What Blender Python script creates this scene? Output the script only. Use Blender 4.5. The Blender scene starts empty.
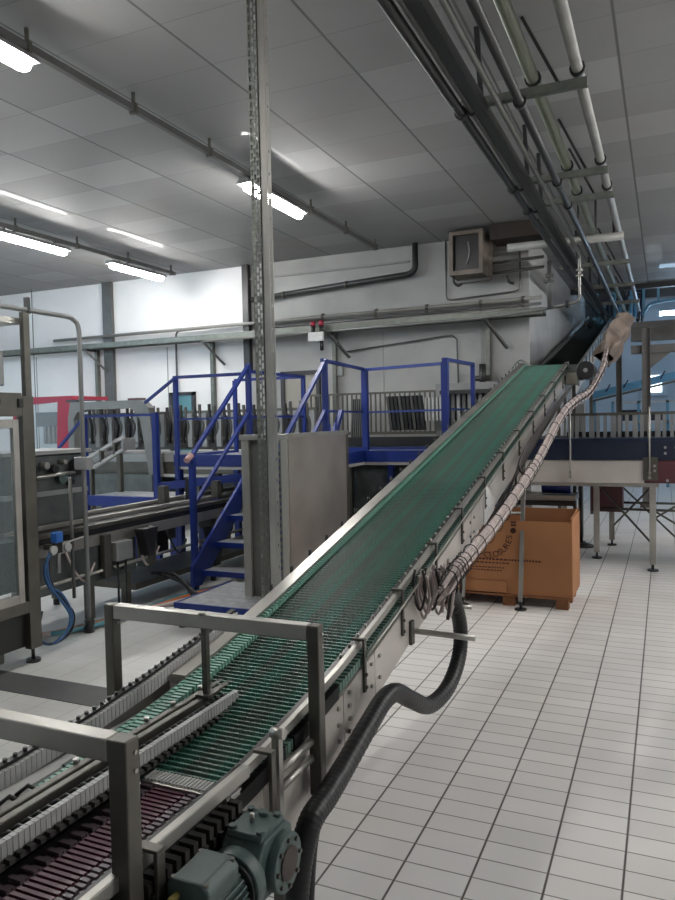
import bpy, bmesh, math, random
from mathutils import Vector as V, Matrix
random.seed(7)
scn = bpy.context.scene
col = scn.collection
# ------------------------------------------------------------------ helpers
class MB:
    def __init__(s): s.bm = bmesh.new()
    def box(s, x0, x1, y0, y1, z0, z1):
        vs = [s.bm.verts.new(p) for p in ((x0,y0,z0),(x1,y0,z0),(x1,y1,z0),(x0,y1,z0),(x0,y0,z1),(x1,y0,z1),(x1,y1,z1),(x0,y1,z1))]
        for f in ((0,3,2,1),(4,5,6,7),(0,1,5,4),(1,2,6,5),(2,3,7,6),(3,0,4,7)):
            s.bm.faces.new([vs[i] for i in f])
        return s
    def obox(s, c, ax, ay, az, hx, hy, hz):
        c = V(c); vs = []
        for k in (-1, 1):
            for (i, j) in ((-1,-1),(1,-1),(1,1),(-1,1)):
                vs.append(s.bm.verts.new(c + ax*hx*i + ay*hy*j + az*hz*k))
        for f in ((0,3,2,1),(4,5,6,7),(0,1,5,4),(1,2,6,5),(2,3,7,6),(3,0,4,7)):
            s.bm.faces.new([vs[i] for i in f])
        return s
    def bar(s, p, q, w, h, up=(0,0,1)):
        p = V(p); q = V(q); d = q - p; L = d.length; d.normalize(); up = V(up)
        if abs(d.dot(up)) > .98: up = V((0,1,0)) if abs(d.y) < .9 else V((1,0,0))
        side = d.cross(up).normalized(); u = side.cross(d).normalized()
        return s.obox((p+q)/2, side, d, u, w/2, L/2, h/2)
    def tube(s, path, r, n=10, closed=False, rf=None):
        P = [V(p) for p in path]; rings = []; prev = None
        for i, p in enumerate(P):
            d = (P[min(i+1, len(P)-1)] - P[max(i-1, 0)]).normalized()
            if prev is None:
                a = V((0,0,1)) if abs(d.z) < .9 else V((1,0,0))
                u = d.cross(a).normalized()
            else:
                u = (prev - d*prev.dot(d)).normalized()
            prev = u; w = d.cross(u)
            rr = rf(i) if rf else r
            rings.append([s.bm.verts.new(p + (u*math.cos(2*math.pi*k/n) + w*math.sin(2*math.pi*k/n))*rr) for k in range(n)])
        for a, b in zip(rings, rings[1:]):
            for k in range(n):
                f = s.bm.faces.new((a[k], a[(k+1)%n], b[(k+1)%n], b[k])); f.smooth = True
        s.bm.faces.new(rings[0][::-1]); s.bm.faces.new(rings[-1])
        return s
    def cyl(s, p, q, r, n=16): return s.tube([p, q], r, n)
    def prism(s, pts, axis, a, b):
        # pts 2D outline extruded between a and b along axis
        def mk(p, t):
            return {'x': (t, p[0], p[1]), 'y': (p[0], t, p[1]), 'z': (p[0], p[1], t)}[axis]
        A = [s.bm.verts.new(mk(p, a)) for p in pts]; B = [s.bm.verts.new(mk(p, b)) for p in pts]
        n = len(pts)
        s.bm.faces.new(A); s.bm.faces.new(B[::-1])
        for i in range(n): s.bm.faces.new((A[i], B[i], B[(i+1)%n], A[(i+1)%n]))
        return s
    def strip(s, x0, x1, top, bot, ys):
        # solid following profiles z=top(y), z=bot(y)
        rows = [[s.bm.verts.new(p) for p in ((x0,y,bot(y)),(x1,y,bot(y)),(x1,y,top(y)),(x0,y,top(y)))] for y in ys]
        for a, b in zip(rows, rows[1:]):
            for k in range(4): s.bm.faces.new((a[k], a[(k+1)%4], b[(k+1)%4], b[k]))
        s.bm.faces.new(rows[0][::-1]); s.bm.faces.new(rows[-1])
        return s
    def mesh(s, name):
        bmesh.ops.recalc_face_normals(s.bm, faces=s.bm.faces)
        me = bpy.data.meshes.new(name); s.bm.to_mesh(me); s.bm.free(); return me
    def build(s, name, m, parent=None, bevel=0):
        me = s.mesh(name); me.materials.append(m)
        o = bpy.data.objects.new(name, me); col.objects.link(o)
        if parent: 
            o.parent = parent
            o.matrix_parent_inverse = Matrix.Translation(-abs_loc(parent))
        if bevel:
            b = o.modifiers.new('bevel', 'BEVEL'); b.width = bevel; b.segments = 2; b.limit_method = 'ANGLE'
        return o
def build_each(mb, name, m, parent):
    # every connected piece becomes a part of its own
    bm = mb.bm; bm.verts.index_update(); seen = set(); out = []
    for v in list(bm.verts):
        if v in seen: continue
        st_ = [v]; isl = []; seen.add(v)
        while st_:
            a = st_.pop(); isl.append(a)
            for e in a.link_edges:
                o_ = e.other_vert(a)
                if o_ not in seen: seen.add(o_); st_.append(o_)
        nb = MB(); mp = {a: nb.bm.verts.new(a.co) for a in isl}
        fs = {f for a in isl for f in a.link_faces}
        for f in fs:
            nf = nb.bm.faces.new([mp[x] for x in f.verts]); nf.smooth = f.smooth
        out.append(nb.build(name, m, parent))
    bm.free(); return out
def abs_loc(o):
    # meshes are built in world coordinates; only the root Empties carry a location
    return V((0,0,0)) if o.parent else o.location
def tag(o, label, cat, group=None, kind=None):
    o['label'] = label; o['category'] = cat
    if group: o['group'] = group
    if kind: o['kind'] = kind
    return o
def thing(name, label, cat, loc=(0,0,0), group=None):
    o = bpy.data.objects.new(name, None); col.objects.link(o); o.location = loc
    o.empty_display_size = .1
    return tag(o, label, cat, group)
def struct(o): o['kind'] = 'structure'; return o
def copy_tree(o, parent=None):
    c = o.copy(); col.objects.link(c)
    if parent: c.parent = parent
    for ch in o.children: copy_tree(ch, c)
    return c
def smooth(pts, n=8):
    P = [V(p) for p in pts]; out = []
    for i in range(len(P)-1):
        a = P[max(i-1,0)]; b = P[i]; c = P[i+1]; d = P[min(i+2,len(P)-1)]
        for k in range(n):
            t = k/n
            out.append(.5*((2*b)+(c-a)*t+(2*a-5*b+4*c-d)*t*t+(3*b-a-3*c+d)*t**3))
    out.append(P[-1]); return out
def lin(*c):
    return tuple((x/255/12.92 if x/255 <= .04045 else ((x/255+.055)/1.055)**2.4) for x in c) + (1,)
# ------------------------------------------------------------------ materials
def mat(name, c, rough=.5, metal=0, noise=0, nscale=8, emit=None, coat=0, bump=0, bscale=60, spec=.5):
    m = bpy.data.materials.new(name); m.use_nodes = True
    nt = m.node_tree; b = nt.nodes['Principled BSDF']
    b.inputs['Base Color'].default_value = c if len(c) == 4 else tuple(c)+(1,)
    b.inputs['Roughness'].default_value = rough; b.inputs['Metallic'].default_value = metal
    b.inputs['Specular IOR Level'].default_value = spec
    if coat: b.inputs['Coat Weight'].default_value = coat; b.inputs['Coat Roughness'].default_value = .06
    tc = nt.nodes.new('ShaderNodeTexCoord')
    if noise:
        n = nt.nodes.new('ShaderNodeTexNoise'); n.inputs['Scale'].default_value = nscale; n.inputs['Detail'].default_value = 5
        nt.links.new(tc.outputs['Object'], n.inputs['Vector'])
        r = nt.nodes.new('ShaderNodeMapRange'); r.inputs[1].default_value = .3; r.inputs[2].default_value = .7
        r.inputs[3].default_value = 1-noise; r.inputs[4].default_value = 1+noise*.6
        nt.links.new(n.outputs['Fac'], r.inputs[0])
        mx = nt.nodes.new('ShaderNodeMix'); mx.data_type = 'RGBA'; mx.blend_type = 'MULTIPLY'; mx.inputs[0].default_value = 1
        mx.inputs[6].default_value = b.inputs['Base Color'].default_value
        nt.links.new(r.outputs[0], mx.inputs[7]); nt.links.new(mx.outputs[2], b.inputs['Base Color'])
    if bump:
        n = nt.nodes.new('ShaderNodeTexNoise'); n.inputs['Scale'].default_value = bscale
        nt.links.new(tc.outputs['Object'], n.inputs['Vector'])
        bp = nt.nodes.new('ShaderNodeBump'); bp.inputs['Strength'].default_value = bump; bp.inputs['Distance'].default_value = .01
        nt.links.new(n.outputs['Fac'], bp.inputs['Height']); nt.links.new(bp.outputs[0], b.inputs['Normal'])
    if emit:
        b.inputs['Emission Color'].default_value = emit[0] + (1,) if len(emit[0]) == 3 else emit[0]
        b.inputs['Emission Strength'].default_value = emit[1]
    return m
def math_node(nt, op, a, b=None, c=None):
    n = nt.nodes.new('ShaderNodeMath'); n.operation = op
    for i, v in enumerate((a, b, c)):
        if v is None: continue
        if isinstance(v, (int, float)): n.inputs[i].default_value = v
        else: nt.links.new(v, n.inputs[i])
    return n.outputs[0]
def tile_mat(name, base, grout, x0, px, y0, py, wx, wy, rough, var=.06, stain=.1, coat=0, cross=1.0, dark_cells=0, spec=.5):
    m = bpy.data.materials.new(name); m.use_nodes = True
    nt = m.node_tree; b = nt.nodes['Principled BSDF']; b.inputs['Roughness'].default_value = rough; b.inputs['Specular IOR Level'].default_value = spec
    if coat: b.inputs['Coat Weight'].default_value = coat; b.inputs['Coat Roughness'].default_value = .03
    tc = nt.nodes.new('ShaderNodeTexCoord'); sp = nt.nodes.new('ShaderNodeSeparateXYZ')
    nt.links.new(tc.outputs['Object'], sp.inputs[0])
    u = math_node(nt, 'DIVIDE', math_node(nt, 'SUBTRACT', sp.outputs[0], x0), px)
    v = math_node(nt, 'DIVIDE', math_node(nt, 'SUBTRACT', sp.outputs[1], y0), py)
    def edge(t, w, p):
        f = math_node(nt, 'FRACT', math_node(nt, 'ADD', t, .5))
        d = math_node(nt, 'ABSOLUTE', math_node(nt, 'SUBTRACT', f, .5))
        r = nt.nodes.new('ShaderNodeMapRange'); r.inputs[1].default_value = w/p*.6; r.inputs[2].default_value = w/p*1.3
        r.inputs[3].default_value = 1; r.inputs[4].default_value = 0
        nt.links.new(d, r.inputs[0]); return r.outputs[0]
    ex = edge(u, wx, px); ey = math_node(nt, 'MULTIPLY', edge(v, wy, py), cross)
    e = math_node(nt, 'MAXIMUM', ex, ey)
    cb = nt.nodes.new('ShaderNodeCombineXYZ')
    nt.links.new(math_node(nt, 'FLOOR', u), cb.inputs[0]); nt.links.new(math_node(nt, 'FLOOR', v), cb.inputs[1])
    wn = nt.nodes.new('ShaderNodeTexWhiteNoise'); wn.noise_dimensions = '2D'; nt.links.new(cb.outputs[0], wn.inputs['Vector'])
    ns = nt.nodes.new('ShaderNodeTexNoise'); ns.inputs['Scale'].default_value = 1.6; ns.inputs['Detail'].default_value = 6
    nt.links.new(tc.outputs['Object'], ns.inputs['Vector'])
    k = math_node(nt, 'ADD', math_node(nt, 'MULTIPLY', math_node(nt, 'SUBTRACT', wn.outputs['Value'], .5), 2*var),
                  math_node(nt, 'ADD', 1, math_node(nt, 'MULTIPLY', math_node(nt, 'SUBTRACT', ns.outputs['Fac'], .5), 2*stain)))
    if dark_cells:
        k = math_node(nt, 'SUBTRACT', k, math_node(nt, 'MULTIPLY', math_node(nt, 'GREATER_THAN', wn.outputs['Value'], .8), dark_cells))
    tintn = nt.nodes.new('ShaderNodeTexNoise'); tintn.inputs['Scale'].default_value = .9; nt.links.new(tc.outputs['Object'], tintn.inputs['Vector'])
    rr = nt.nodes.new('ShaderNodeMapRange'); rr.inputs[1].default_value = .55; rr.inputs[2].default_value = .75; rr.inputs[4].default_value = .5
    nt.links.new(tintn.outputs['Fac'], rr.inputs[0])
    mt = nt.nodes.new('ShaderNodeMix'); mt.data_type = 'RGBA'; mt.inputs[6].default_value = base
    mt.inputs[7].default_value = (base[0]*.94, base[1]*.87, base[2]*.80, 1); nt.links.new(rr.outputs[0], mt.inputs[0])
    mx = nt.nodes.new('ShaderNodeMix'); mx.data_type = 'RGBA'; mx.blend_type = 'MULTIPLY'; mx.inputs[0].default_value = 1
    nt.links.new(mt.outputs[2], mx.inputs[6]); nt.links.new(k, mx.inputs[7])
    m2 = nt.nodes.new('ShaderNodeMix'); m2.data_type = 'RGBA'; m2.inputs[7].default_value = grout
    nt.links.new(e, m2.inputs[0]); nt.links.new(mx.outputs[2], m2.inputs[6]); nt.links.new(m2.outputs[2], b.inputs['Base Color'])
    bp = nt.nodes.new('ShaderNodeBump'); bp.inputs['Strength'].default_value = .5; bp.inputs['Distance'].default_value = .002
    nt.links.new(math_node(nt, 'SUBTRACT', 1, e), bp.inputs['Height']); nt.links.new(bp.outputs[0], b.inputs['Normal'])
    return m
M = dict(
    steel=mat('brushed_steel', (.40,.39,.36), .36, .75, .15, 5),
    steel_dark=mat('dull_steel', (.12,.115,.10), .42, .7, .18, 6),
    galv=mat('galvanised_steel', (.16,.17,.15), .45, .55, .2, 14),
    panel=mat('stainless_panel', (.62,.58,.54), .36, .55, .12, 3),
    green=mat('green_belt', (.016,.042,.034), .5, 0, .15, 3),
    green_rib=mat('green_belt_rib', (.075,.215,.165), .42, 0, .12, 3),
    green_light=mat('pale_green_plastic', (.16,.34,.27), .5),
    black_belt=mat('dark_upper_belt', (.016,.022,.020), .9, 0, .2, 6, spec=.08),
    maroon=mat('maroon_belt', (.03,.006,.014), .45),
    maroon_rib=mat('maroon_belt_rib', (.075,.014,.035), .4),
    pinkgrey=mat('grey_pink_belt', (.11,.08,.095), .4),
    white_pl=mat('white_plastic', (.42,.42,.41), .5, 0, .1, 20),
    black=mat('black_plastic', (.012,.012,.013), .35),
    black_rub=mat('black_rubber', (.008,.008,.009), .42, spec=.4),
    grey_pl=mat('grey_plastic', (.05,.048,.046), .45),
    blue=mat('blue_paint', (.005,.022,.17), .4, 0, .12, 6),
    blue_hose=mat('blue_hose', (.03,.10,.24), .35),
    tread=mat('worn_light_tread', (.26,.27,.28), .5, .2, .3, 15),
    gear=mat('grey_green_motor_paint', (.065,.10,.095), .42, 0, .18, 14),
    card=mat('brown_cardboard', (.34,.15,.062), .85, 0, .10, 3),
    card_ink=mat('brown_ink', (.05,.012,.008), .8),
    wood=mat('pallet_wood', (.22,.09,.035), .8, 0, .25, 10),
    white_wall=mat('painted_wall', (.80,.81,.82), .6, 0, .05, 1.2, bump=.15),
    wall_line=mat('wall_joint', (.3,.3,.3), .7),
    pipe_white=mat('white_lagged_pipe', (.26,.26,.245), .4, 0, .15, 5),
    pipe_green=mat('pale_green_pipe', (.15,.165,.125), .45, 0, .15, 5),
    pipe_dark=mat('dark_pipe', (.035,.035,.036), .4, .3, .15, 6),
    pipe_grey=mat('grey_pipe', (.11,.11,.108), .4, .3, .15, 6),
    brown=mat('brown_stained_board', (.03,.02,.016), .8, 0, .3, 4),
    heater=mat('weathered_cream_metal', (.17,.14,.115), .6, 0, .35, 6),
    red=mat('red_plastic', (.30,.015,.04), .4),
    darkblue=mat('dark_blue_belt', (.008,.014,.035), .35, 0, .2, 10),
    maroon_paint=mat('maroon_paint', (.08,.02,.027), .5),
    tarp=mat('crumpled_plastic_sheet', (.16,.12,.095), .6, 0, .45, 6, bump=.8, bscale=9),
    cable=mat('grey_pink_cable', (.50,.42,.40), .5, 0, .25, 20),
    cable_d=mat('dark_cable', (.03,.025,.025), .5),
    orange=mat('orange_cable', (.5,.13,.03), .5),
    teal=mat('teal_cable', (.07,.22,.26), .5),
    yellow=mat('yellow_cable', (.45,.36,.10), .5),
    paper=mat('paper_notice', (.62,.62,.62), .7, 0, .12, 30),
    machine=mat('grey_machine_paint', (.085,.095,.095), .45, .2, .3, 7),
    light_grey=mat('light_grey_metal', (.26,.265,.265), .45, .3, .1, 5),
    blue_light=mat('light_blue_paint', (.10,.25,.36), .5),
    ring=mat('dark_frame', (.03,.03,.035), .5),
    far_blue=mat('far_wall_paint', (.33,.39,.45), .7),
    concrete=mat('concrete', (.16,.155,.15), .8, 0, .15, 3),
)
M['lamp'] = mat('lamp_diffuser', (.9,.9,.9), .5, emit=((1.0,.98,.95), 34))
M['lamp_cool_added'] = mat('added_cool_tube_diffuser', (.9,.9,.9), .5, emit=((.55,.80,1.0), 36))  # only for the added far-left row that lights the left wall
M['lamp_blue'] = mat('cool_lamp_diffuser', (.9,.9,.9), .5, emit=((.50,.74,1.0), 9))
M['sky_pane'] = mat('daylit_pane', (.8,.85,.9), .3, emit=((.8,.92,1.0), 1.0))
M['screen'] = mat('lit_screen', (.05,.1,.12), .2, emit=((.10,.30,.36), .12))
g = bpy.data.materials.new('clear_pane'); g.use_nodes = True
gb = g.node_tree.nodes['Principled BSDF']; gb.inputs['Base Color'].default_value = (.25,.31,.33,1); gb.inputs['Roughness'].default_value = .06
gb.inputs['Transmission Weight'].default_value = .0; gb.inputs['Alpha'].default_value = .22; M['glass'] = g
def add_streaks(m, scale, lo, hi):
    nt = m.node_tree; b = nt.nodes['Principled BSDF']; src = b.inputs['Base Color'].links[0].from_socket
    tc = nt.nodes.new('ShaderNodeTexCoord'); mp = nt.nodes.new('ShaderNodeMapping'); mp.inputs['Scale'].default_value = scale
    nt.links.new(tc.outputs['Object'], mp.inputs[0]); n = nt.nodes.new('ShaderNodeTexNoise'); n.inputs['Scale'].default_value = 1; n.inputs['Detail'].default_value = 2
    nt.links.new(mp.outputs[0], n.inputs['Vector']); rr = nt.nodes.new('ShaderNodeMapRange'); rr.inputs[1].default_value = .42; rr.inputs[2].default_value = .62; rr.inputs[3].default_value = 0; rr.inputs[4].default_value = .75
    nt.links.new(n.outputs['Fac'], rr.inputs[0]); mx = nt.nodes.new('ShaderNodeMix'); mx.data_type = 'RGBA'; mx.inputs[7].default_value = hi
    nt.links.new(rr.outputs[0], mx.inputs[0]); nt.links.new(src, mx.inputs[6]); nt.links.new(mx.outputs[2], b.inputs['Base Color'])
add_streaks(M['green_rib'], (22, .25, .25), 0, (.115,.135,.12,1))
# ------------------------------------------------------------------ camera
cd = bpy.data.cameras.new('camera'); cam = bpy.data.objects.new('camera', cd); col.objects.link(cam); scn.camera = cam
cd.sensor_fit = 'HORIZONTAL'; cd.sensor_width = 36; cd.lens = 731.3*36/675; cd.clip_start = .05; cd.clip_end = 200
H = 1.6439; yaw, pitch, roll = .42168, .039947, -.021274
fw = V((-math.sin(yaw)*math.cos(pitch), math.cos(yaw)*math.cos(pitch), -math.sin(pitch)))
r0 = V((math.cos(yaw), math.sin(yaw), 0)); u0 = r0.cross(fw)
r = r0*math.cos(roll) + u0*math.sin(roll); u = -r0*math.sin(roll) + u0*math.cos(roll)
cam.matrix_world = Matrix(((r.x,u.x,-fw.x,0),(r.y,u.y,-fw.y,0),(r.z,u.z,-fw.z,H),(0,0,0,1)))
# ------------------------------------------------------------------ setting
CZ = 4.25
M['tile'] = tile_mat('floor_tiles', lin(226,223,220), lin(84,78,74), -.6396, .25, 3.0088, .12303, .0042, .0030, .38, .045, .10, cross=.85)
M['tile_left'] = tile_mat('pale_left_floor', lin(196,196,193), lin(155,155,150), -.6396, .25, 3.0088, .12303, .003, .002, .35, .02, .18, cross=.5)
M['ceil'] = tile_mat('ceiling_panels', lin(146,146,146), lin(104,104,104), -.30, .90, 1.0, .60, .010, .004, .6, .05, .06, coat=.04, cross=.5, dark_cells=-.12, spec=.06)
struct(MB().box(-2.3, 5, -6, 26, -.1, 0).build('floor', M['tile']))
struct(MB().box(-14, -2.3, -6, 26, -.1, 0).build('floor', M['tile_left']))
struct(MB().box(-14, 5, -6, 15.9, CZ, CZ+.1).build('ceiling', M['ceil']))
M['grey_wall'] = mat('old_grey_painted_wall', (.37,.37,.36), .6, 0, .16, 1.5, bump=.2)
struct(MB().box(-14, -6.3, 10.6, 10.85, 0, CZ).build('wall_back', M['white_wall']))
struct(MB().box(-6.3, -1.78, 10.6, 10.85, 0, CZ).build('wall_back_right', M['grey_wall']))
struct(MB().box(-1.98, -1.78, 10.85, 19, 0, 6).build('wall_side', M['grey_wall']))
struct(MB().box(-14.2, -14, -6, 10.85, 0, CZ).build('wall_left', M['white_wall']))
struct(MB().box(5, 5.2, -6, 26, 0, 6.2).build('wall_right', M['white_wall']))
struct(MB().box(-14, 5, -6.2, -6, 0, CZ).build('wall_rear', M['white_wall']))
struct(MB().box(-1.78, -1.745, 10.6, 12.4, 0, CZ).build('trim_1', M['grey_wall']))
struct(MB().box(-1.78, 5, 15.9, 16.05, 4.15, 4.45).build('trim_2', M['ring']))
struct(MB().box(-9.36, -9.16, 10.52, 10.6, 0, CZ).build('trim_3', M['pipe_grey']))
struct(MB().box(-6.38, -6.27, 10.5, 10.6, 2.5, CZ).build('trim_4', M['pipe_dark']))
struct(MB().box(-6.3, -3.5, 10.56, 10.6, 4.0, 4.03).build('trim_5', M['wall_line']))
for x in (-3.95, -2.43, -11.1, -8.0):
    struct(MB().box(x-.008, x+.008, 10.594, 10.6, 1.0, 3.0).build('trim_6', M['wall_line']))
struct(MB().box(-6, 5, 15.9, 26, 6.2, 6.3).build('ceiling_far', M['concrete']))
struct(MB().box(-6, 5, 25.9, 26, 0, 6.2).build('wall_far', M['far_blue']))
# floor: dark grey strip across the left side
struct(MB().box(-4.35, -2.35, 3.25, 3.52, -.02, .004).build('trim_7', mat('dark_floor_strip', (.10,.10,.10), .55, .3, .1, 6)))
# windows / doors on the back wall
def door_like(n, x0, x1, z0, z1, pane):
    f = MB(); w = .06
    f.box(x0, x1, 10.54, 10.6, z1-w, z1).box(x0, x0+w, 10.54, 10.6, z0, z1).box(x1-w, x1, 10.54, 10.6, z0, z1).box(x0, x1, 10.54, 10.6, z0, z0+w)
    fo = struct(f.build(n, M['ring']))
    MB().box(x0+w, x1-w, 10.57, 10.59, z0+w, z1-w).build('pane', pane, fo)
door_like('window_1', -7.95, -7.42, 1.1, 2.2, M['screen'])
door_like('door_1', -5.72, -5.02, 0, 2.46, mat('dull_beige_pane', (.33,.31,.27), .4))
# ------------------------------------------------------------------ lamps
def lamp(x, y0, z, label, group, L=1.22, m='lamp', hang=True):
    t = thing('ceiling_lamp', label, 'ceiling lamp', (x, y0, z), group)
    MB().prism([(x-.085,z+.02),(x+.085,z+.02),(x+.04,z+.075),(x-.04,z+.075)], 'y', y0-.03, y0+L+.03).build('housing', M['light_grey'], t)
    pts = [(y0+.0, .028), (y0+.03, .044), (y0+.06, .048), (y0+L-.06, .048), (y0+L-.03, .044), (y0+L, .028)]
    d = MB().tube([(x, y, z) for y, _ in pts], .045, 14, rf=lambda i: pts[i][1])
    d.build('diffuser', M[m], t)
    c = MB()
    for y in (y0+.2, y0+L-.2): c.box(x-.012, x+.012, y-.01, y+.01, z+.07, z+.13)
    build_each(c, 'hanger', M['steel_dark'], t)
    return t
lamp(-3.8, 2.43, 4.0, 'glowing tube lamp cut by the photo\'s top left corner', 'tube lamps on the long ceiling rail')
lamp(-3.81, 6.38, 4.0, 'glowing tube lamp half hidden by the tall perforated post', 'tube lamps on the long ceiling rail')
lamp(-7.42, 6.45, 4.0, 'glowing tube lamp at the left edge, left of the two on the short rail', 'tube lamps on the far ceiling rail')
lamp(-7.43, 8.55, 4.0, 'glowing tube lamp nearest the white back wall', 'tube lamps on the far ceiling rail')
for x, ys in ((-7.42, (0, 3)), (2.6, (3, 5.5, 8, 10.5)), (-12, (1, 3.5, 5.2))):  # leftmost cool row is unseen, added to brighten and blue the left wall
    for y in ys: lamp(x, y, 4.0, 'ceiling tube lamp outside the photograph', 'ceiling tube lamps outside the photograph', m='lamp_cool_added' if x < -10 else 'lamp')
for x, y0, y1, lb in ((-3.8, -4, 10.0, 'long dark lamp rail running across the ceiling to the back wall'), (-7.39, -4, 10.05, 'shorter looking dark lamp rail at the far left of the ceiling')):
    t = thing('lamp_rail', lb, 'cable rail', (x, y0, 4.1))
    MB().box(x-.022, x+.022, y0, y1, 4.10, 4.15).build('rail', M['pipe_grey'], t)
    h = MB(); y = y0+.3
    while y < y1:
        h.box(x-.01, x+.01, y-.01, y+.01, 4.155, CZ).box(x-.03, x+.03, y-.015, y+.015, 4.085, 4.16).build('hanger', M['steel_dark'], t); h = MB(); y += 1.05
# ------------------------------------------------------------------ conveyor profile
XL, XR = -1.66, -1.10
PR = [(.4,.648),(1.5,.650),(1.8,.665),(2.1,.695),(2.4,.737),(2.65,.783),(2.9,.832)]
def zr(y):
    if y >= 2.9: return .832 + .2245*(y-2.9)
    for (a, za), (b, zb) in zip(PR, PR[1:]):
        if y <= b: return za + (zb-za)*(y-a)/(b-a)
YEND = 9.55
def ysteps(a, b, n): return [a + (b-a)*i/n for i in range(n+1)]
LO = ysteps(1.66, 2.9, 10) + [4.5, 6.5, 8.5, YEND]
def after(y): return [y] + [v for v in LO if v > y+.02]
inc = thing('inclined_conveyor', 'long green ribbed belt conveyor climbing to the back of the hall', 'conveyor', (-1.38, 1.6, 0))
# belt
MB().strip(XL+.05, XR-.03, lambda y: zr(y)-.034, lambda y: zr(y)-.05, LO).build('belt', M['green'], inc)
rb = MB(); y = 1.70; k = 0
NS = 22; wseg = (XR-.03-(XL+.05))/NS
while y < YEND-.03:
    z = zr(y)-.030; sl = (zr(y+.01)-zr(y-.01))/.02; d = V((0,1,sl)).normalized(); n = V((0,-sl,1)).normalized()
    off = (k % 2)*wseg*.35
    for i in range(NS+1):
        a = max(XL+.05, XL+.05+i*wseg-off+.0012); b = min(XR-.03, XL+.05+(i+1)*wseg-off-.0012)
        if b-a < .01: continue
        c = V(((a+b)/2, y, z)); hx = (b-a)/2
        vs = [rb.bm.verts.new(c + V((sx*hx,0,0)) + d*dy + n*dz) for sx in (-1,1) for dy, dz in ((-.006,-.004),(-.0035,.005),(.003,.005),(.006,-.004))]
        for f in ((0,1,5,4),(1,2,6,5),(2,3,7,6),(3,2,1,0),(4,5,6,7)): rb.bm.faces.new([vs[j] for j in f])
    y += .0254; k += 1
rb.build('belt_ribs', M['green_rib'], inc)
# sides
MB().strip(XR-.012, XR+.006, lambda y: zr(y), lambda y: zr(y)-.030, LO).build('guide_rail', M['steel'], inc)
MB().strip(XR-.04, XR-.012, lambda y: zr(y)-.010, lambda y: zr(y)-.034, LO).build('wear_strip', M['black'], inc)
ks = MB(); y = 2.5
while y < YEND:
    ks.tube([(XR-.026, y, zr(y)-.012), (XR-.026, y, zr(y)+.004)], .006, 6); y += .085
build_each(ks, 'rail_stud', M['steel'], inc)
bd = MB(); y = 1.7
while y < YEND:     # pale green link ends running below the rail
    z = zr(y)-.07; bd.box(XR-.03, XR+.012, y-.010, y+.010, z-.02, z+.014); y += .0254
bd.build('belt_edge_links', mat('dusty_green_plastic', (.12,.20,.17), .5), inc)
MB().strip(XR-.05, XR-.01, lambda y: zr(y)-.088, lambda y: zr(y)-.105, LO).build('return_track', M['black'], inc)
MB().strip(XR-.005, XR+.018, lambda y: zr(y)-.048, lambda y: zr(y)-.098, [2.03,2.15,2.28,2.38]).build('wear_strip', M['black_rub'], inc)
MB().strip(XR-.005, XR+.018, lambda y: zr(y)-.048, lambda y: zr(y)-.098, [1.68,1.8,1.9,1.97]).build('wear_strip', M['black_rub'], inc)
# right side plates with seams
segs = [(1.64, 1.83, .33), (1.835, 2.42, .34), (2.425, 2.74, .34), (2.745, 4.4, .29), (4.405, 6.1, .29), (6.105, 7.9, .29), (7.905, YEND-.05, .29)]
for a, b, dp in segs:
    ys = [a] + [v for v in LO if a+.01 < v < b-.01] + [b]
    p = MB().strip(XR+.008, XR+.016, lambda y: zr(y)-.105, lambda y: zr(y)-dp, ys)
    p.strip(XR-.004, XR+.016, lambda y: zr(y)-.100, lambda y: zr(y)-.107, ys)
    p.build('side_plate', M['panel'], inc)
def bolt(x, y, z, r=.009, dx=.010):
    return MB().cyl((x, y, z), (x+dx, y, z), r, 8)
bm_ = MB()
for (y, dz) in ((2.37,.13),(2.37,.19),(2.37,.25),(2.47,.12),(2.47,.17),(2.47,.22),(2.47,.27),(2.70,.13),(2.70,.22),(2.79,.14),(2.79,.23),(4.36,.15),(4.36,.24),(4.45,.15),(4.45,.24),(6.06,.15),(6.15,.24),(1.87,.22),(1.80,.15)):
    bm_.tube([(XR+.015, y, zr(y)-dz), (XR+.025, y, zr(y)-dz)], .009, 8)
build_each(bm_, 'bolt', M['steel'], inc)
# clamp brackets along the right rail
for y in (2.22, 2.62, 3.08, 3.62, 4.15, 4.75, 5.35, 6.0, 6.7, 7.4, 8.1, 8.8, 9.3):
    z = zr(y)
    b = MB().box(XR+.017, XR+.027, y-.011, y+.011, z-.20, z+.004)
    b.box(XR-.03, XR+.027, y-.011, y+.011, z+.002, z+.012)
    b.tube([(XR+.02, y, z-.13), (XR+.034, y, z-.13)], .008, 8); b.tube([(XR+.02, y, z-.18), (XR+.034, y, z-.18)], .008, 8)
    b.build('rail_bracket', M['steel_dark'], inc, .002)
# outer thin rod along the brackets
MB().tube([(XR+.030, y, zr(y)-.055) for y in (2.62, 2.9, 4.5, 6.5, 8.5, 9.4)], .006, 8).build('outer_rod', M['steel'], inc)
# left side
LL = ysteps(2.2, 2.9, 6) + [4.5, 6.5, 8.5, YEND]
MB().strip(XL-.03, XL+.035, lambda y: zr(y)+.004, lambda y: zr(y)-.03, LL).build('guide_rail', M['steel'], inc)
MB().strip(XL-.036, XL-.03, lambda y: zr(y)-.0, lambda y: zr(y)-.30, LL).build('side_plate', M['panel'], inc)
bd = MB(); y = 1.7
while y < YEND:
    z = zr(y)-.018; bd.box(XL+.036, XL+.056, y-.010, y+.010, z-.014, z+.012); y += .0254
bd.build('belt_edge_links', M['green_light'], inc)
kb = MB(); y = 3.0
while y < YEND:
    z = zr(y); kb.tube([(XL-.045, y, z-.02), (XL-.045, y, z+.022)], .009, 6); y += .21
build_each(kb, 'rail_knob', M['black'], inc)
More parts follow.
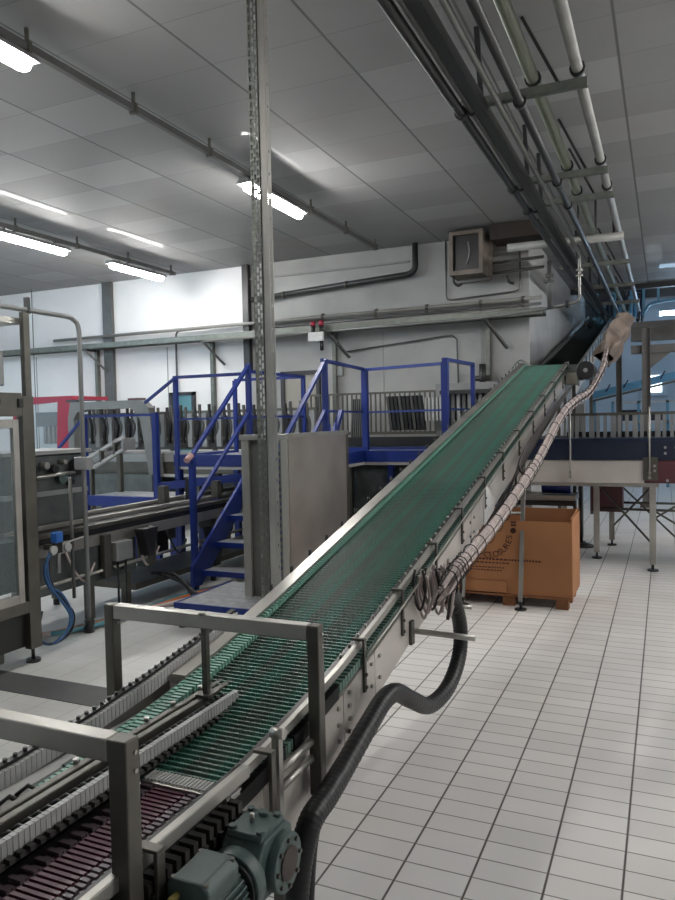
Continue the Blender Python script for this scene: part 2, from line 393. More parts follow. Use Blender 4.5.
# head end with curved rod
MB().cyl((XL-.02, YEND+.02, zr(YEND)-.09), (XR+.01, YEND+.02, zr(YEND)-.09), .055, 18).build('head_roller', M['steel_dark'], inc)
MB().tube(smooth([(XL-.03, YEND-.6, zr(YEND-.6)+.03), (XL-.03, YEND-.1, zr(YEND)+.03), (XL+.0, YEND+.12, zr(YEND)+.03), (XL+.10, YEND+.16, zr(YEND)-.03), (XL+.22, YEND+.14, zr(YEND)-.06)]), .010, 8).build('end_rod', M['steel'], inc)
# under frame cross members
cb = MB()
for y in (2.3, 3.3, 4.6, 6.3, 8.0, 9.3): cb.box(XL-.03, XR+.01, y-.025, y+.025, zr(y)-.27, zr(y)-.22)
build_each(cb, 'cross_member', M['steel_dark'], inc)
# support legs
for y, zt in ((6.26, 1.30), (9.2, 1.95)):
    for x in (XR-.03, XL+.03):
        l = MB().bar((x, y, .07), (x, y+.28, zr(y+.28)-.27), .035, .035, (0,1,0)).build('leg', M['steel'], inc, .003)
        MB().tube([(x, y, .0), (x, y, .012)], .05, 14).tube([(x, y, .01), (x, y, .09)], .009, 8).build('foot', M['black'], l)
    MB().cyl((XL+.03, y+.2, .80+.1*(y>7)), (XR-.03, y+.2, .80+.1*(y>7)), .015, 8).build('leg_brace', M['steel'], inc)
for x in (XR-.03, XL+.03):
    l = MB().box(x-.025, x+.025, 2.0, 2.05, .06, zr(2.0)-.3).build('leg', M['steel_dark'], inc)
    MB().tube([(x, 2.025, 0), (x, 2.025, .015)], .045, 12).tube([(x, 2.025, .01), (x, 2.025, .1)], .009, 8).build('foot', M['black'], l)
# hose bar sticking out at the side
b = MB().tube([(XR+.016, 3.28, zr(3.28)-.28), (-.80, 3.28, zr(3.28)-.285)], .014, 10)
b.tube([(XR+.016, 3.55, zr(3.55)-.27), (-.88, 3.55, zr(3.55)-.275)], .011, 8)
build_each(b, 'hose_bar', M['steel'], inc)
MB().box(XR+.016, XR+.03, 3.18, 3.22, zr(3.2)-.30, zr(3.2)-.19).build('bar_clamp', M['steel_dark'], inc)
# paper notice on the plate
tag(MB().prism([(4.72, 1.17), (4.83, 1.19), (5.06, 1.03), (4.97, .98), (4.72, .93)], 'x', XR+.018, XR+.021).build('paper_notice', M['paper']),
    'crinkled white paper taped to the steel side of the green conveyor', 'paper notice')
# upper dark conveyor
up = thing('upper_conveyor', 'dark belt conveyor carrying on from the head of the green one', 'conveyor', (-1.38, 10, 0))
def zu(y): return 2.52 + .214*(y-11.64)
UY = [9.75, 12, 15, 18.6]
MB().strip(XL+.04, XR-.03, lambda y: zu(y)-.03, lambda y: zu(y)-.06, UY).build('belt', M['black_belt'], up)
MB().strip(XR-.03, XR+.01, lambda y: zu(y)+.01, lambda y: zu(y)-.03, UY).build('guide_rail', M['steel'], up)
MB().strip(XL-.02, XL+.04, lambda y: zu(y)+.01, lambda y: zu(y)-.03, UY).build('guide_rail', M['pipe_grey'], up)
MB().strip(XR, XR+.012, lambda y: zu(y)-.10, lambda y: zu(y)-.30, UY).build('side_plate', M['panel'], up)
MB().strip(XL-.012, XL, lambda y: zu(y)-.03, lambda y: zu(y)-.30, UY).build('side_plate', M['panel'], up)
y = 10.0
while y < 18.4:
    MB().box(XR+.012, XR+.024, y-.014, y+.014, zu(y)-.24, zu(y)+.02).build('rail_bracket', M['steel_dark'], up); y += .55
MB().tube([(XR+.02, y, zu(y)+.05) for y in UY], .012, 8).build('hand_rod', M['steel'], up)
for x in (XR-.02, XL+.02):
    MB().box(x-.025, x+.025, 12.8, 12.85, 0, zu(12.8)-.28).build('leg', M['steel_dark'], up)
# ------------------------------------------------------------------ flat conveyor (maroon lanes)
fl = thing('lane_conveyor', 'low flat conveyor with a maroon chain belt between white comb guides', 'conveyor', (-1.38, .4, 0))
Y0 = .35
MB().box(-1.36, -1.20, Y0, 1.64, .60, .617).build('maroon_belt', M['maroon'], fl)
MB().box(-1.20, -1.10, Y0, 1.64, .60, .617).build('grey_belt', M['grey_pl'], fl)
r1 = MB(); r2 = MB(); r3 = MB(); y = Y0; k = 0
while y < 1.63:
    r1.box(-1.315, -1.212, y-.0055, y+.0055, .617, .624)
    if k % 2: r3.box(-1.36, -1.322, y-.007, y+.007, .617, .628); r3.box(-1.345, -1.32, y+.008, y+.016, .617, .626)
    for j in range(3): r2.box(-1.206+j*.035+(k%2)*.006, -1.182+j*.035+(k%2)*.006, y-.0055, y+.0055, .617, .626)
    y += .019; k += 1
r1.build('maroon_ribs', M['maroon_rib'], fl); r2.build('grey_ribs', M['pinkgrey'], fl); r3.build('edge_fingers', M['pinkgrey'], fl)
MB().box(-1.63, -1.09, Y0, 1.62, .572, .596).build('bed_plate', M['black'], fl)
# transfer plate with comb
tp = MB().box(-1.37, -1.08, 1.63, 1.70, .612, .632)
tpo = tp.build('transfer_plate', M['steel'], fl, .002)
cm = MB()
for i in range(24):
    x = -1.365 + i*.0125
    cm.box(x, x+.006, 1.64, 1.69, .632, .637)
cm.build('comb', M['white_pl'], tpo)
# right guide rail and hanging rollers
MB().box(-1.085, -1.060, Y0, 1.72, .655, .690).build('guide_rail', M['steel'], fl, .003)
MB().box(-1.10, -1.088, Y0, 1.72, .615, .685).build('wear_strip', M['black'], fl)
ro = MB(); y = Y0
while y < 1.66:
    ro.box(-1.095, -1.045, y-.009, y+.009, .565, .625); ro.box(-1.06, -1.035, y-.006, y+.006, .575, .60); y += .034
ro.build('side_links', M['grey_pl'], fl)
MB().box(-1.10, -1.05, Y0, 1.66, .55, .562).build('link_track', M['black'], fl)
for a, b in ((Y0, 1.27), (1.30, 1.635)):
    MB().box(-1.050, -1.040, a, b, .34, .535).box(-1.056, -1.036, a, b, .535, .542).build('side_plate', M['panel'], fl)
for y in (.75, 1.285, 1.80):
    b = MB().box(-1.040, -1.028, y-.014, y+.014, .47, .69).box(-1.09, -1.028, y-.014, y+.014, .69, .70)
    b.cyl((-1.03, y, .52), (-1.018, y, .52), .009, 8).cyl((-1.03, y, .49), (-1.018, y, .49), .009, 8)
    b.build('rail_bracket', M['steel_dark'], fl, .002)
bb = MB()
for y, z in ((1.36,.50),(1.60,.50),(1.60,.44),(1.70,.50),(1.70,.45)): bb.cyl((-1.04,y,z),(-1.022,y,z),.011,8)
build_each(bb, 'bolt', M['steel'], fl)
# white comb guides
def comb(x, y0, y1, zt, h, name, parent):
    w = MB(); y = y0
    while y < y1-.002:
        w.box(x-.009, x+.009, y+.0008, min(y+.0152, y1), zt-h, zt); y += .0165
    w.box(x-.007, x-.001, y0, y1, zt-h+.004, zt-.002)
    return w.build(name, M['white_pl'], parent)
comb(-1.385, Y0, 2.17, .702, .042, 'white_comb_guide', fl)
MB().box(-1.405, -1.372, Y0, 2.15, .640, .656).build('comb_track', M['black'], fl)
cg = MB(); y = Y0
while y < 2.13:
    cg.box(-1.372, -1.352, y, y+.016, .655, .668); y += .03
cg.build('comb_fingers', M['grey_pl'], fl)
cu = MB(); y = Y0
while y < 2.16:          # curved link tops behind the guide
    cu.tube([(-1.445, y, .672), (-1.43, y+.006, .684), (-1.412, y+.012, .678), (-1.400, y+.016, .668)], .0055, 6); y += .031
cu.build('link_chain', M['grey_pl'], fl)
MB().box(-1.452, -1.396, Y0, 2.16, .645, .668).build('link_track', M['black'], fl)
for x in (-1.478, -1.515):
    MB().box(x-.012, x+.012, Y0, 2.28, .665, .690).build('lane_rail', M['steel_dark'], fl, .003)
MB().box(-1.54, -1.455, Y0, 2.20, .60, .655).build('lane_bed', M['black'], fl)
bs = MB()
for y in (1.55, 1.72, 1.86, 2.0, 2.16): bs.cyl((-1.53, y, .69), (-1.53, y, .702), .009, 8)
build_each(bs, 'rail_bolt', M['steel'], fl)
# left lane
ll = MB(); y = 1.45
while y < 2.62:
    ll.box(-1.612, -1.556, y-.008, y+.008, zr(y)-.036, zr(y)-.008); y += .021
ll.build('green_side_lane', M['green_light'], fl)
MB().strip(-1.635, -1.612, lambda y: zr(y)-.012, lambda y: zr(y)-.05, ysteps(1.6, 2.7, 8)).build('lane_wear_strip', mat('dark_green_plastic', (.01,.05,.04), .5), fl)
l2 = MB(); y = Y0
while y < 1.45:
    l2.box(-1.625, -1.56, y, y+.05, .628, .642); l2.tube([(-1.615, y+.01, .645), (-1.59, y+.03, .668), (-1.57, y+.045, .648)], .006, 6); y += .062
l2.build('link_chain', M['grey_pl'], fl)
MB().box(-1.68, -1.63, Y0, 2.35, .62, .640).build('white_side_bed', M['white_pl'], fl)
LG = ysteps(.35, 2.7, 22)
w = MB(); y = .35
while y < 2.68:
    w.strip(-1.716, -1.698, lambda q: zr(q)+.028, lambda q: zr(q)-.022, [y+.0008, y+.0175]); y += .019
w.strip(-1.712, -1.704, lambda q: zr(q)+.026, lambda q: zr(q)-.02, LG)
w.build('white_comb_guide', M['white_pl'], fl)
MB().strip(-1.74, -1.716, lambda q: zr(q)+.038, lambda q: zr(q)+.006, LG).build('guide_cap', M['black'], fl)
kn = MB(); y = .4
while y < 2.66:
    kn.tube([(-1.728, y, zr(y)+.036), (-1.728, y, zr(y)+.048)], .007, 6); y += .036
build_each(kn, 'cap_stud', M['grey_pl'], fl)
MB().strip(-1.86, -1.745, lambda q: zr(q)-.05, lambda q: zr(q)-.18, ysteps(.35, 2.62, 10)).build('side_cover', M['steel_dark'], fl)
MB().box(-1.69, -1.64, 2.38, 2.43, .70, .735).build('block', M['black'], fl)
for y in (.7,):
    for x in (-1.12, -1.80):
        l = MB().box(x-.025, x+.025, y-.025, y+.025, .06, .58).build('leg', M['steel_dark'], fl)
        MB().cyl((x, y, 0), (x, y, .06), .035, 12).build('foot', M['black'], l)
MB().box(-1.84, -1.05, Y0, 1.6, .50, .53).build('base_pan', M['steel_dark'], fl)
# ------------------------------------------------------------------ guard frames
def post_frame(name, label, Yf, xs, ztop, zbots, hw=.025):
    t = thing(name, label, 'guard frame', (xs[0], Yf, 0))
    for x, zb in zip((xs[0], xs[-1]), (zbots[0], zbots[-1])):
        p = MB().box(x-hw, x+hw, Yf-.022, Yf+.022, zb, ztop-.004).build('post', M['steel_dark'], t, .004)
        b = MB()
        for dz in (.035, .075): b.cyl((x+hw-.002, Yf+.006, ztop-dz), (x+hw+.004, Yf+.006, ztop-dz), .005, 8)
        build_each(b, 'screw', M['steel'], p)
    MB().box(xs[0]+hw+.002, xs[-1]-hw-.002, Yf-.022, Yf+.022, ztop-.055, ztop-.004).build('beam', M['steel'], t, .004)
    return t
f1 = post_frame('guard_frame', 'nearest steel goalpost guard frame at the lower left, over the maroon lanes', 1.205, [-2.2, -1.055], .985, [.0, .0])
f2 = post_frame('guard_frame', 'second steel goalpost guard frame, spanning the green belt', 2.12, [-1.888, -1.045], .985, [.50, .42], .021)
p = MB().box(-1.484, -1.462, 2.105, 2.128, .70, .93).build('middle_post', M['steel_dark'], f2, .003)
MB().box(-1.50, -1.446, 2.085, 2.155, .69, .70).build('foot_plate', M['steel_dark'], p)
MB().cyl((-1.473, 2.10, .98), (-1.473, 2.10, .99), .014, 10).build('bolt', M['steel'], f2)
# side stand next to the second frame: two short tubes and an upright
s = MB().box(-1.07, -1.045, 1.86, 1.885, .45, .72).cyl((-1.058, 1.88, .60), (-1.058, 2.10, .60), .013, 10).cyl((-1.058, 1.88, .545), (-1.058, 2.10, .545), .013, 10)
s.cyl((-1.075, 1.87, .72), (-1.03, 1.87, .72), .016, 10)
s.build('side_tubes', M['steel'], f2)
# ------------------------------------------------------------------ gear motor
gm = thing('gear_motor', 'grey green gear motor bolted under the near end of the conveyor', 'gear motor', (-.95, 1.5, .45))
cx, cy, cz = -.958, 1.585, .535
hb = MB().prism([(cy-.085, cz-.07), (cy+.06, cz-.085), (cy+.085, cz-.03), (cy+.085, cz+.05), (cy+.055, cz+.075), (cy-.06, cz+.075), (cy-.09, cz+.04)], 'x', cx-.062, cx+.055)
hb.build('gearbox_body', M['gear'], gm, .008)
MB().prism([(cy-.068, cz+.072), (cy+.058, cz+.072), (cy+.050, cz+.088), (cy-.060, cz+.088)], 'x', cx-.055, cx+.048).build('gearbox_lid', M['gear'], gm, .004)
lb = MB()
for dx in (-.043, .036):
    for dy in (-.05, .04): lb.cyl((cx+dx, cy+dy, cz+.088), (cx+dx, cy+dy, cz+.096), .010, 10)
lb.cyl((cx, cy+.03, cz+.088), (cx, cy+.03, cz+.099), .013, 6)
build_each(lb, 'lid_bolt', M['gear'], gm)
fl_ = MB().cyl((cx+.05, cy+.01, cz-.01), (cx+.082, cy+.01, cz-.01), .072, 28)
fo = fl_.build('flange', M['gear'], gm, .003)
MB().cyl((cx+.080, cy+.01, cz-.01), (cx+.087, cy+.01, cz-.01), .042, 24).build('shaft_cover', mat('rusty_dark_metal', (.05,.035,.03), .5, .3), fo)
fb = MB()
for i in range(8):
    a = i*math.pi/4; fb.cyl((cx+.081, cy+.01+.058*math.cos(a), cz-.01+.058*math.sin(a)), (cx+.089, cy+.01+.058*math.cos(a), cz-.01+.058*math.sin(a)), .006, 6)
build_each(fb, 'flange_bolt', M['steel_dark'], fo)
MB().cyl((cx-.005, cy-.085, cz-.01), (cx-.005, cy-.125, cz-.01), .078, 28).build('motor_flange', M['gear'], gm, .003)
MB().cyl((cx-.005, cy-.125, cz-.01), (cx-.005, cy-.135, cz-.01), .070, 28).build('seal_ring', M['black'], gm)
mo = MB().cyl((cx-.005, cy-.135, cz-.01), (cx-.005, cy-.36, cz-.01), .056, 28)
for i in range(28):
    a = i*2*math.pi/28; d = V((math.cos(a), 0, math.sin(a))); c = V((cx-.005, 0, cz-.01))
    mo.bar(c + d*.062 + V((0, cy-.15, 0)), c + d*.062 + V((0, cy-.35, 0)), .003, .014, d)
mo.build('motor_body', M['gear'], gm)
tb = MB().prism([(cx-.055, cz+.045), (cx+.05, cz+.045), (cx+.055, cz+.085), (cx+.038, cz+.105), (cx-.045, cz+.105), (cx-.06, cz+.085)], 'y', cy-.30, cy-.175)
tbo = tb.build('terminal_box', M['gear'], gm, .006)
ts = MB()
for dx in (-.045, .04):
    for dy in (-.29, -.185): ts.cyl((cx+dx, cy+dy, cz+.095), (cx+dx, cy+dy, cz+.104), .007, 8)
build_each(ts, 'box_screw', M['steel_dark'], tbo)
MB().cyl((cx-.01, cy-.01, cz+.09), (cx-.01, cy-.01, cz+.11), .006, 8).build('lifting_eye', M['steel'], gm)
tag(MB().tube(smooth([(cx-.03, cy-.30, cz+.07), (cx-.03, cy-.36, cz+.055), (cx-.01, cy-.40, cz-.03), (cx, cy-.41, cz-.18)]), .008, 8).build('cable', M['yellow']),
    'pale yellow cable looping from the gear motor terminal box', 'cable')
# drive shaft mount plate
MB().box(-1.045, cx-.06, cy-.05, cy+.05, cz-.06, cz+.04).build('mounting_block', M['steel_dark'], gm)
# ------------------------------------------------------------------ corrugated hose and cables
hp = smooth([(-.93, 3.35, .84), (-.945, 3.47, .75), (-.94, 3.55, .60), (-.94, 3.52, .46), (-.945, 3.33, .37), (-.95, 3.05, .385), (-.95, 2.80, .50), (-.955, 2.64, .585), (-.96, 2.52, .60), (-.965, 2.38, .565), (-.965, 2.16, .51), (-.955, 2.0, .49), (-.955, 1.88, .47), (-.965, 1.83, .38), (-.975, 1.81, .25), (-.985, 1.79, .10), (-.99, 1.70, .045), (-1.0, 1.45, .045)], 22)
tag(MB().tube(hp, .034, 16, rf=lambda i: .037 if i % 3 else .0352).build('corrugated_hose', M['black_rub']),
    'black corrugated hose sagging in a loop beside the green conveyor', 'hose')
tag(MB().tube(smooth([(-1.03, 2.66, .53), (-1.035, 2.45, .47), (-1.035, 2.28, .42), (-1.03, 2.1, .40), (-1.01, 1.98, .36), (-1.0, 1.92, .22), (-1.0, 1.9, .04)], 10), .030, 12).build('smooth_hose', M['black_rub']),
    'smooth black hose running behind the corrugated one under the steel side', 'hose')
cbn = thing('cable_bundle', 'long bundle of pinkish grey cables tied along the conveyor side', 'cable bundle', (-.9, 3.3, .8))
base = [(-.945, 3.25, .84), (-.91, 3.35, .91), (-.90, 3.55, .945), (-.90, 4.35, 1.045), (-.90, 5.3, 1.21), (-.90, 5.9, 1.33), (-.90, 7.3, 1.66), (-.88, 8.4, 1.82), (-.80, 9.0, 1.93), (-.67, 9.15, 2.2), (-.64, 9.4, 2.4)]
for i in range(14):
    a = i*2*math.pi/14 + random.random(); rr = .012 + .022*random.random()
    pts = []
    for j, p in enumerate(base):
        a2 = a + .12*j; pts.append((p[0] + rr*math.cos(a2), p[1], p[2] + rr*math.sin(a2)*1.5))
    if i % 3 == 0: pts[0] = (pts[0][0], pts[0][1]+.1, pts[0][2]-.12)
    MB().tube(smooth(pts, 6), .0085, 6).build('cable', M['cable'] if i not in (4, 9) else M['cable_d'], cbn)
bp = smooth(base, 8)
ti = 0
for j in range(5, len(bp)-2, 2):
    p = bp[j]
    tb_ = MB().tube([p + V((math.cos(a)*.040, 0, math.sin(a)*.052)) for a in [k*2*math.pi/12 for k in range(13)]], .003, 5)
    tb_.tube([p + V((.0, 0, .05)), p + V((.01, -.02, .085))], .002, 4)
    tb_.build('cable_tie', M['cable_d'], cbn)
# bunch of looped cables hanging at the lower end
cl = thing('cable_loops', 'hank of grey pink cable loops hanging above the black hose', 'cable loops', (-.97, 3.3, .75))
for i in range(13):
    t_ = i/12; x = -1.06 + .12*t_; y = 3.28 + .18*t_ + random.uniform(-.02, .02)
    zt = .93 + random.uniform(-.03, .03); zb = .74 + random.uniform(-.05, .03); w_ = .015 + .01*random.random()
    MB().tube(smooth([(x-w_, y, zt), (x-w_*1.6, y, (zt+zb)/2), (x, y+.01, zb), (x+w_*1.6, y+.01, (zt+zb)/2), (x+w_, y, zt)], 6), .0065, 6).build('loop', M['cable'] if i % 4 else M['cable_d'], cl)
# second thin dark cables between panel and bundle
dk = MB()
for i in range(5):
    dk.tube(smooth([(-1.02+.02*i, 4.3+.3*i, zr(4.3+.3*i)-.22), (-1.0, 5.6, 1.25+.02*i), (-.99, 7.2, 1.62+.02*i), (-.98, 9.0, 2.02)], 6), .008, 6)
tag(dk.build('dark_cables', M['cable_d']), 'thin dark cables between the steel side plate and the pinkish bundle', 'cables')
# geared motor near the head of the green conveyor
hm = thing('head_motor', 'small dark motor with a round fan cover beside the conveyor head', 'motor', (-1.0, 9.2, 2.1))
zc = zr(9.3)-.10
MB().cyl((-1.07, 9.35, zc), (-.90, 9.35, zc), .10, 22).build('motor_body', M['machine'], hm, .005)
MB().cyl((-.84, 9.22, zc), (-.84, 8.93, zc), .105, 24).build('fan_cover', M['black'], hm, .01)
MB().cyl((-.84, 8.93, zc), (-.84, 8.925, zc), .025, 12).build('fan_hub', M['light_grey'], hm)
MB().box(-1.06, -.93, 8.95, 9.18, zc-.16, zc-.02).build('terminal_box', mat('olive_grey_metal', (.16,.155,.13), .5), hm, .008)
pp = MB().box(-1.03, -.99, 9.28, 9.32, 0, zc-.1)
pp.build('mounting_post', M['steel_dark'], hm)
tag(MB().box(-.95, -.85, 8.9, 9.0, 1.38, 1.78).build('white_box', M['light_grey'], None, .006), 'upright pale grey box below the small dark motor', 'control box')
# crumpled sheet
sh = MB(); pts = []
nx, ny = 14, 20
def sheet_pt(i, j, side):
    t_ = i/nx; s_ = j/ny
    y = 9.3 + 2.3*s_; zc_ = 2.34 + .285*(y-9.3); hh = .15 + .13*math.sin(s_*math.pi)
    if s_ < .15: hh *= .5 + s_*3.3
    z = zc_ + (t_-.5)*2*hh
    x = -.68 + .16*s_ + .10*math.sin(t_*math.pi)*side + .03*math.sin(7*t_+5*s_*3) + .02*math.sin(19*s_+3*t_)
    return V((x, y + .08*math.sin(9*t_), z))
for side in (-1, 1):
    g_ = [[sh.bm.verts.new(sheet_pt(i, j, side)) for i in range(nx+1)] for j in range(ny+1)]
    for a, b in zip(g_, g_[1:]):
        for i in range(nx): sh.bm.faces.new((a[i], a[i+1], b[i+1], b[i])).smooth = True
tag(sh.build('plastic_sheet', M['tarp']), 'crumpled brownish plastic sheet wrapped beside the dark upper conveyor', 'plastic sheet')
# ------------------------------------------------------------------ cardboard box on pallet
pal = thing('wooden_pallet', 'wooden pallet under the large cardboard box', 'pallet', (-1.25, 6.8, 0))
for x in (-1.75, -1.25, -.80):
    b = MB()
    for y in (6.42, 6.68, 6.92): b.box(x-.05, x+.05, y-.05, y+.05, .0, .085)
    build_each(b, 'block', M['wood'], pal)
for y in (6.40, 6.54, 6.67, 6.80, 6.93): MB().box(-1.84, -.72, y-.045, y+.045, .085, .105).build('deck_board', M['wood'], pal)
bx = thing('cardboard_box', 'large open brown cardboard box printed with dark lettering', 'box', (-1.25, 6.8, .11))
X0, X1, Y0b, Y1b, Z0, Z1 = -1.83, -.715, 6.37, 6.95, .106, .745
t = .012
body = MB().box(X0, X1, Y0b, Y0b+t, Z0, Z1).box(X0, X1, Y1b-t, Y1b, Z0, Z1+.05).box(X0, X0+t, Y0b+t, Y1b-t, Z0, Z1+.03).box(X1-t, X1, Y0b+t, Y1b-t, Z0, Z1+.03).box(X0+t, X1-t, Y0b+t, Y1b-t, Z0, Z0+t)
body.build('box_body', M['card'], bx)
MB().box(X0, X1-.55, Y0b-.02, Y0b-.004, Z0+.01, Z0+.11).build('tray_lip', M['card'], bx)
MB().prism([(Y0b+.03, Z1+.02), (Y0b+.30, Z1+.025), (Y1b-.03, Z1+.05), (Y1b-.03, Z1+.062), (Y0b+.3, Z1+.037), (Y0b+.03, Z1+.03)], 'x', X1-.02, X1-.008).build('flap', M['card'], bx)
def text_mesh(txt, size, mtx, ex=.0006):
    cu = bpy.data.curves.new('t', 'FONT'); cu.body = txt; cu.size = size; cu.extrude = ex; cu.align_x = 'CENTER'; cu.align_y = 'CENTER'; cu.resolution_u = 3
    o = bpy.data.objects.new('t', cu); me = bpy.data.meshes.new_from_object(o)
    me.transform(mtx); bpy.data.objects.remove(o); bpy.data.curves.remove(cu); return me
def merge(meshes, name, m, parent):
    b = MB()
    for me in meshes: b.bm.from_mesh(me); bpy.data.meshes.remove(me)
    return b.build(name, m, parent)
RX = Matrix.Rotation(math.pi/2, 4, 'X')
ccx, ccz, R = -1.42, .62, .185
ms = []
for i, ch in enumerate('CLOSURES'):
    a = math.radians(-96 + i*13)
    ms.append(text_mesh(ch, .075, Matrix.Translation((ccx + R*math.cos(a), Y0b-.003, ccz + R*math.sin(a))) @ Matrix.Rotation(-(a+math.pi/2), 4, 'Y') @ RX))
for i, ch in enumerate('RE'):
    a = math.radians(-132 + i*14)
    ms.append(text_mesh(ch, .075, Matrix.Translation((ccx + R*math.cos(a), Y0b-.003, ccz + R*math.sin(a))) @ Matrix.Rotation(-(a+math.pi/2), 4, 'Y') @ RX))
merge(ms, 'lettering', M['card_ink'], bx)
ln = MB()
for z, x0, x1, h in ((.395, -1.66, -.98, .014), (.365, -1.66, -1.25, .010), (.325, -1.58, -1.30, .008), (.300, -1.58, -1.30, .008)):
    x = x0
    while x < x1:
        w_ = random.uniform(.012, .03); ln.box(x, x+w_, Y0b-.003, Y0b-.0005, z, z+h); x += w_+.009
ln.cyl((-1.205, Y0b-.003, .66), (-1.205, Y0b, .66), .025, 16)
ln.box(-1.225, -1.18, Y0b-.003, Y0b-.0005, .70, .715).box(-1.225, -1.18, Y0b-.003, Y0b-.0005, .725, .74)
ln.build('small_print', M['card_ink'], bx)
# ------------------------------------------------------------------ accumulation table at the right
at = thing('accumulation_table', 'steel sided transfer table with dark blue belt and upright guard bars', 'machine', (-.7, 8.3, 0))
MB().box(-1.62, -.20, 8.22, 8.235, .925, 1.165).build('side_panel', M['panel'], at, .003)
MB().box(-1.60, -.06, 8.24, 8.30, .885, .925).build('frame_rail', M['steel'], at)
MB().box(-1.60, .9, 8.235, 9.6, .93, 1.15).build('table_bed', M['steel_dark'], at)
MB().prism([(8.20,1.17),(8.20,1.36),(8.24,1.395),(9.6,1.395),(9.6,1.17)], 'x', -1.55, .9).build('belt', M['darkblue'], at)
MB().box(-.19, .9, 8.20, 8.215, .93, 1.165).build('maroon_panel', M['maroon_paint'], at)
MB().box(-.21, -.07, 8.18, 8.26, .96, 1.20).build('bearing_block', M['steel_dark'], at, .006)
k = 0; x = -1.0
while x < .9:
    w_ = .035 if k % 3 else .055
    MB().box(x, x+w_, 8.60, 8.64, 1.395, 1.64).build('guard_bar', M['light_grey'], at); x += .075; k += 1
MB().box(-1.02, .92, 8.59, 8.65, 1.64, 1.67).build('guard_top', M['steel_dark'], at)
MB().box(-1.02, .92, 8.66, 8.70, 1.40, 1.46).build('guard_backing', M['black'], at)
for x, y, z1 in ((-.121, 8.29, .93), (-.722, 8.85, .93), (-.618, 9.8, .93), (.5, 8.29, .93), (-1.0, 9.9, .93)):
    l = MB().box(x-.032, x+.032, y-.032, y+.032, .07, z1).build('leg', M['steel'], at, .004)
    MB().cyl((x, y, 0), (x, y, .016), .055, 14).cyl((x, y, .01), (x, y, .09), .012, 8).build('foot', M['black'], l)
br = MB()
br.bar((-.70, 8.82, .85), (-.13, 8.33, .28), .012, .02).bar((-.60, 9.8, .25), (-.13, 8.4, .88), .012, .02).bar((-.60, 9.8, .85), (.1, 9.4, .2), .012, .02).bar((-.1, 8.35, .62), (.5, 8.3, .25), .012, .02).bar((-.1, 8.35, .55), (.5, 8.32, .95), .012, .02)
br.cyl((-.68, 9.0, .56), (.3, 9.0, .55), .014, 8).cyl((-.65, 9.3, .6), (.3, 9.3, .6), .014, 8)
build_each(br, 'cross_brace', M['steel_dark'], at)
for x in (-.93, -.148):
    b = MB().cyl((x, 8.17, .98), (x, 8.17, 1.72), .009, 8)
    for z in (.99, 1.04): b.cyl((x, 8.15, z), (x, 8.20, z), .016, 10)
    b.build('upright_rod', M['steel'], at)
lts = MB()
for x, z in ((-.1,1.06),(-.1,1.11),(.02,.96),(0.1,1.3),(0.0,1.3),(0.0,1.24)): lts.cyl((x, 8.17, z), (x, 8.20, z), .014, 10)
build_each(lts, 'bolt', M['steel'], at)
MB().box(-.80, -.45, 9.0, 9.3, .52, .90).build('maroon_drive', M['maroon_paint'], at, .01)
pt = thing('pedestal_stand', 'thin stand on a round black base behind the cardboard box', 'stand', (-1.0, 9.5, 0))
MB().cyl((-.97, 9.6, .03), (-.97, 9.6, .9), .022, 12).build('pole', M['pipe_dark'], pt)
MB().tube([(-.97, 9.6, 0), (-.97, 9.6, .02), (-.97, 9.6, .05)], .12, 20, rf=lambda i: (.16,.15,.05)[i]).build('base', M['black'], pt)
bt = thing('low_side_conveyor', 'low steel side conveyor with a blue drum under the dark table', 'conveyor', (-1.2, 8.9, 0))
MB().box(-1.75, -.95, 8.8, 9.2, .66, .72).build('bed', M['steel'], bt)
MB().cyl((-1.35, 9.0, .80), (-1.02, 9.0, .80), .075, 18).build('drum', M['blue'], bt)
for x in (-1.7, -1.5, -1.1): MB().box(x-.03, x+.03, 8.98, 9.04, 0, .66).build('leg', M['steel'], bt)
MB().box(-1.75, -.95, 8.78, 8.80, .60, .66).build('side_rail', M['black'], bt)
# ------------------------------------------------------------------ tall perforated post and stainless screen
def ladder(b, x0, x1, y0, y1, z0, z1, cols, axis='y', pitch=.058, slot=.032, slotw=.013):
    # plate with real slots: vertical strips plus rungs between them
    W = x1-x0; gap = (W - cols*slotw)/(cols+1)
    for c in range(cols+1):
        a = x0 + c*(gap+slotw); b.box(a, a+gap, y0, y1, z0, z1)
    for c in range(cols):
        a = x0 + gap + c*(gap+slotw); z = z0 + (c % 2)*pitch/2
        while z < z1:
            b.box(a, a+slotw, y0, y1, z, min(z1, z+pitch-slot)); z += pitch
    return b
py = 3.85
tp_ = thing('perforated_post', 'tall slotted steel post rising from the floor to the ceiling', 'post', (-2.193, py, 0))
b = MB(); ladder(b, -2.258, -2.195, py, py+.004, 0, CZ, 3, pitch=.050, slot=.033, slotw=.0140); b.build('slotted_strip', M['galv'], tp_)
b = MB(); b.box(-2.258, -2.254, py+.004, py+.035, 0, CZ); b.box(-2.195, -2.191, py-.008, py+.035, 0, CZ); b.build('channel_flange', M['galv'], tp_)
b = MB(); b.box(-2.185, -2.143, py-.003, py, 0, CZ).box(-2.188, -2.185, py-.003, py+.04, 0, CZ); ladder(b, -2.141, -2.117, py-.003, py, 0, CZ, 1, pitch=.13, slot=.02, slotw=.007)
b.build('side_channel', M['steel'], tp_)
b = MB().box(-2.283, -2.093, py-.03, py+.08, 0, .012); b.build('base_plate', M['black'], tp_)
sc = thing('stainless_screen', 'tall boxed stainless sheet screen standing behind the tall post', 'screen', (-2.9, 5.5, 0))
ZS = 1.545
MB().box(-2.772, -2.764, 5.20, 6.40, .30, ZS).build('sheet', mat('streaked_stainless', (.37,.345,.315), .36, .6, .3, 1.5), sc)
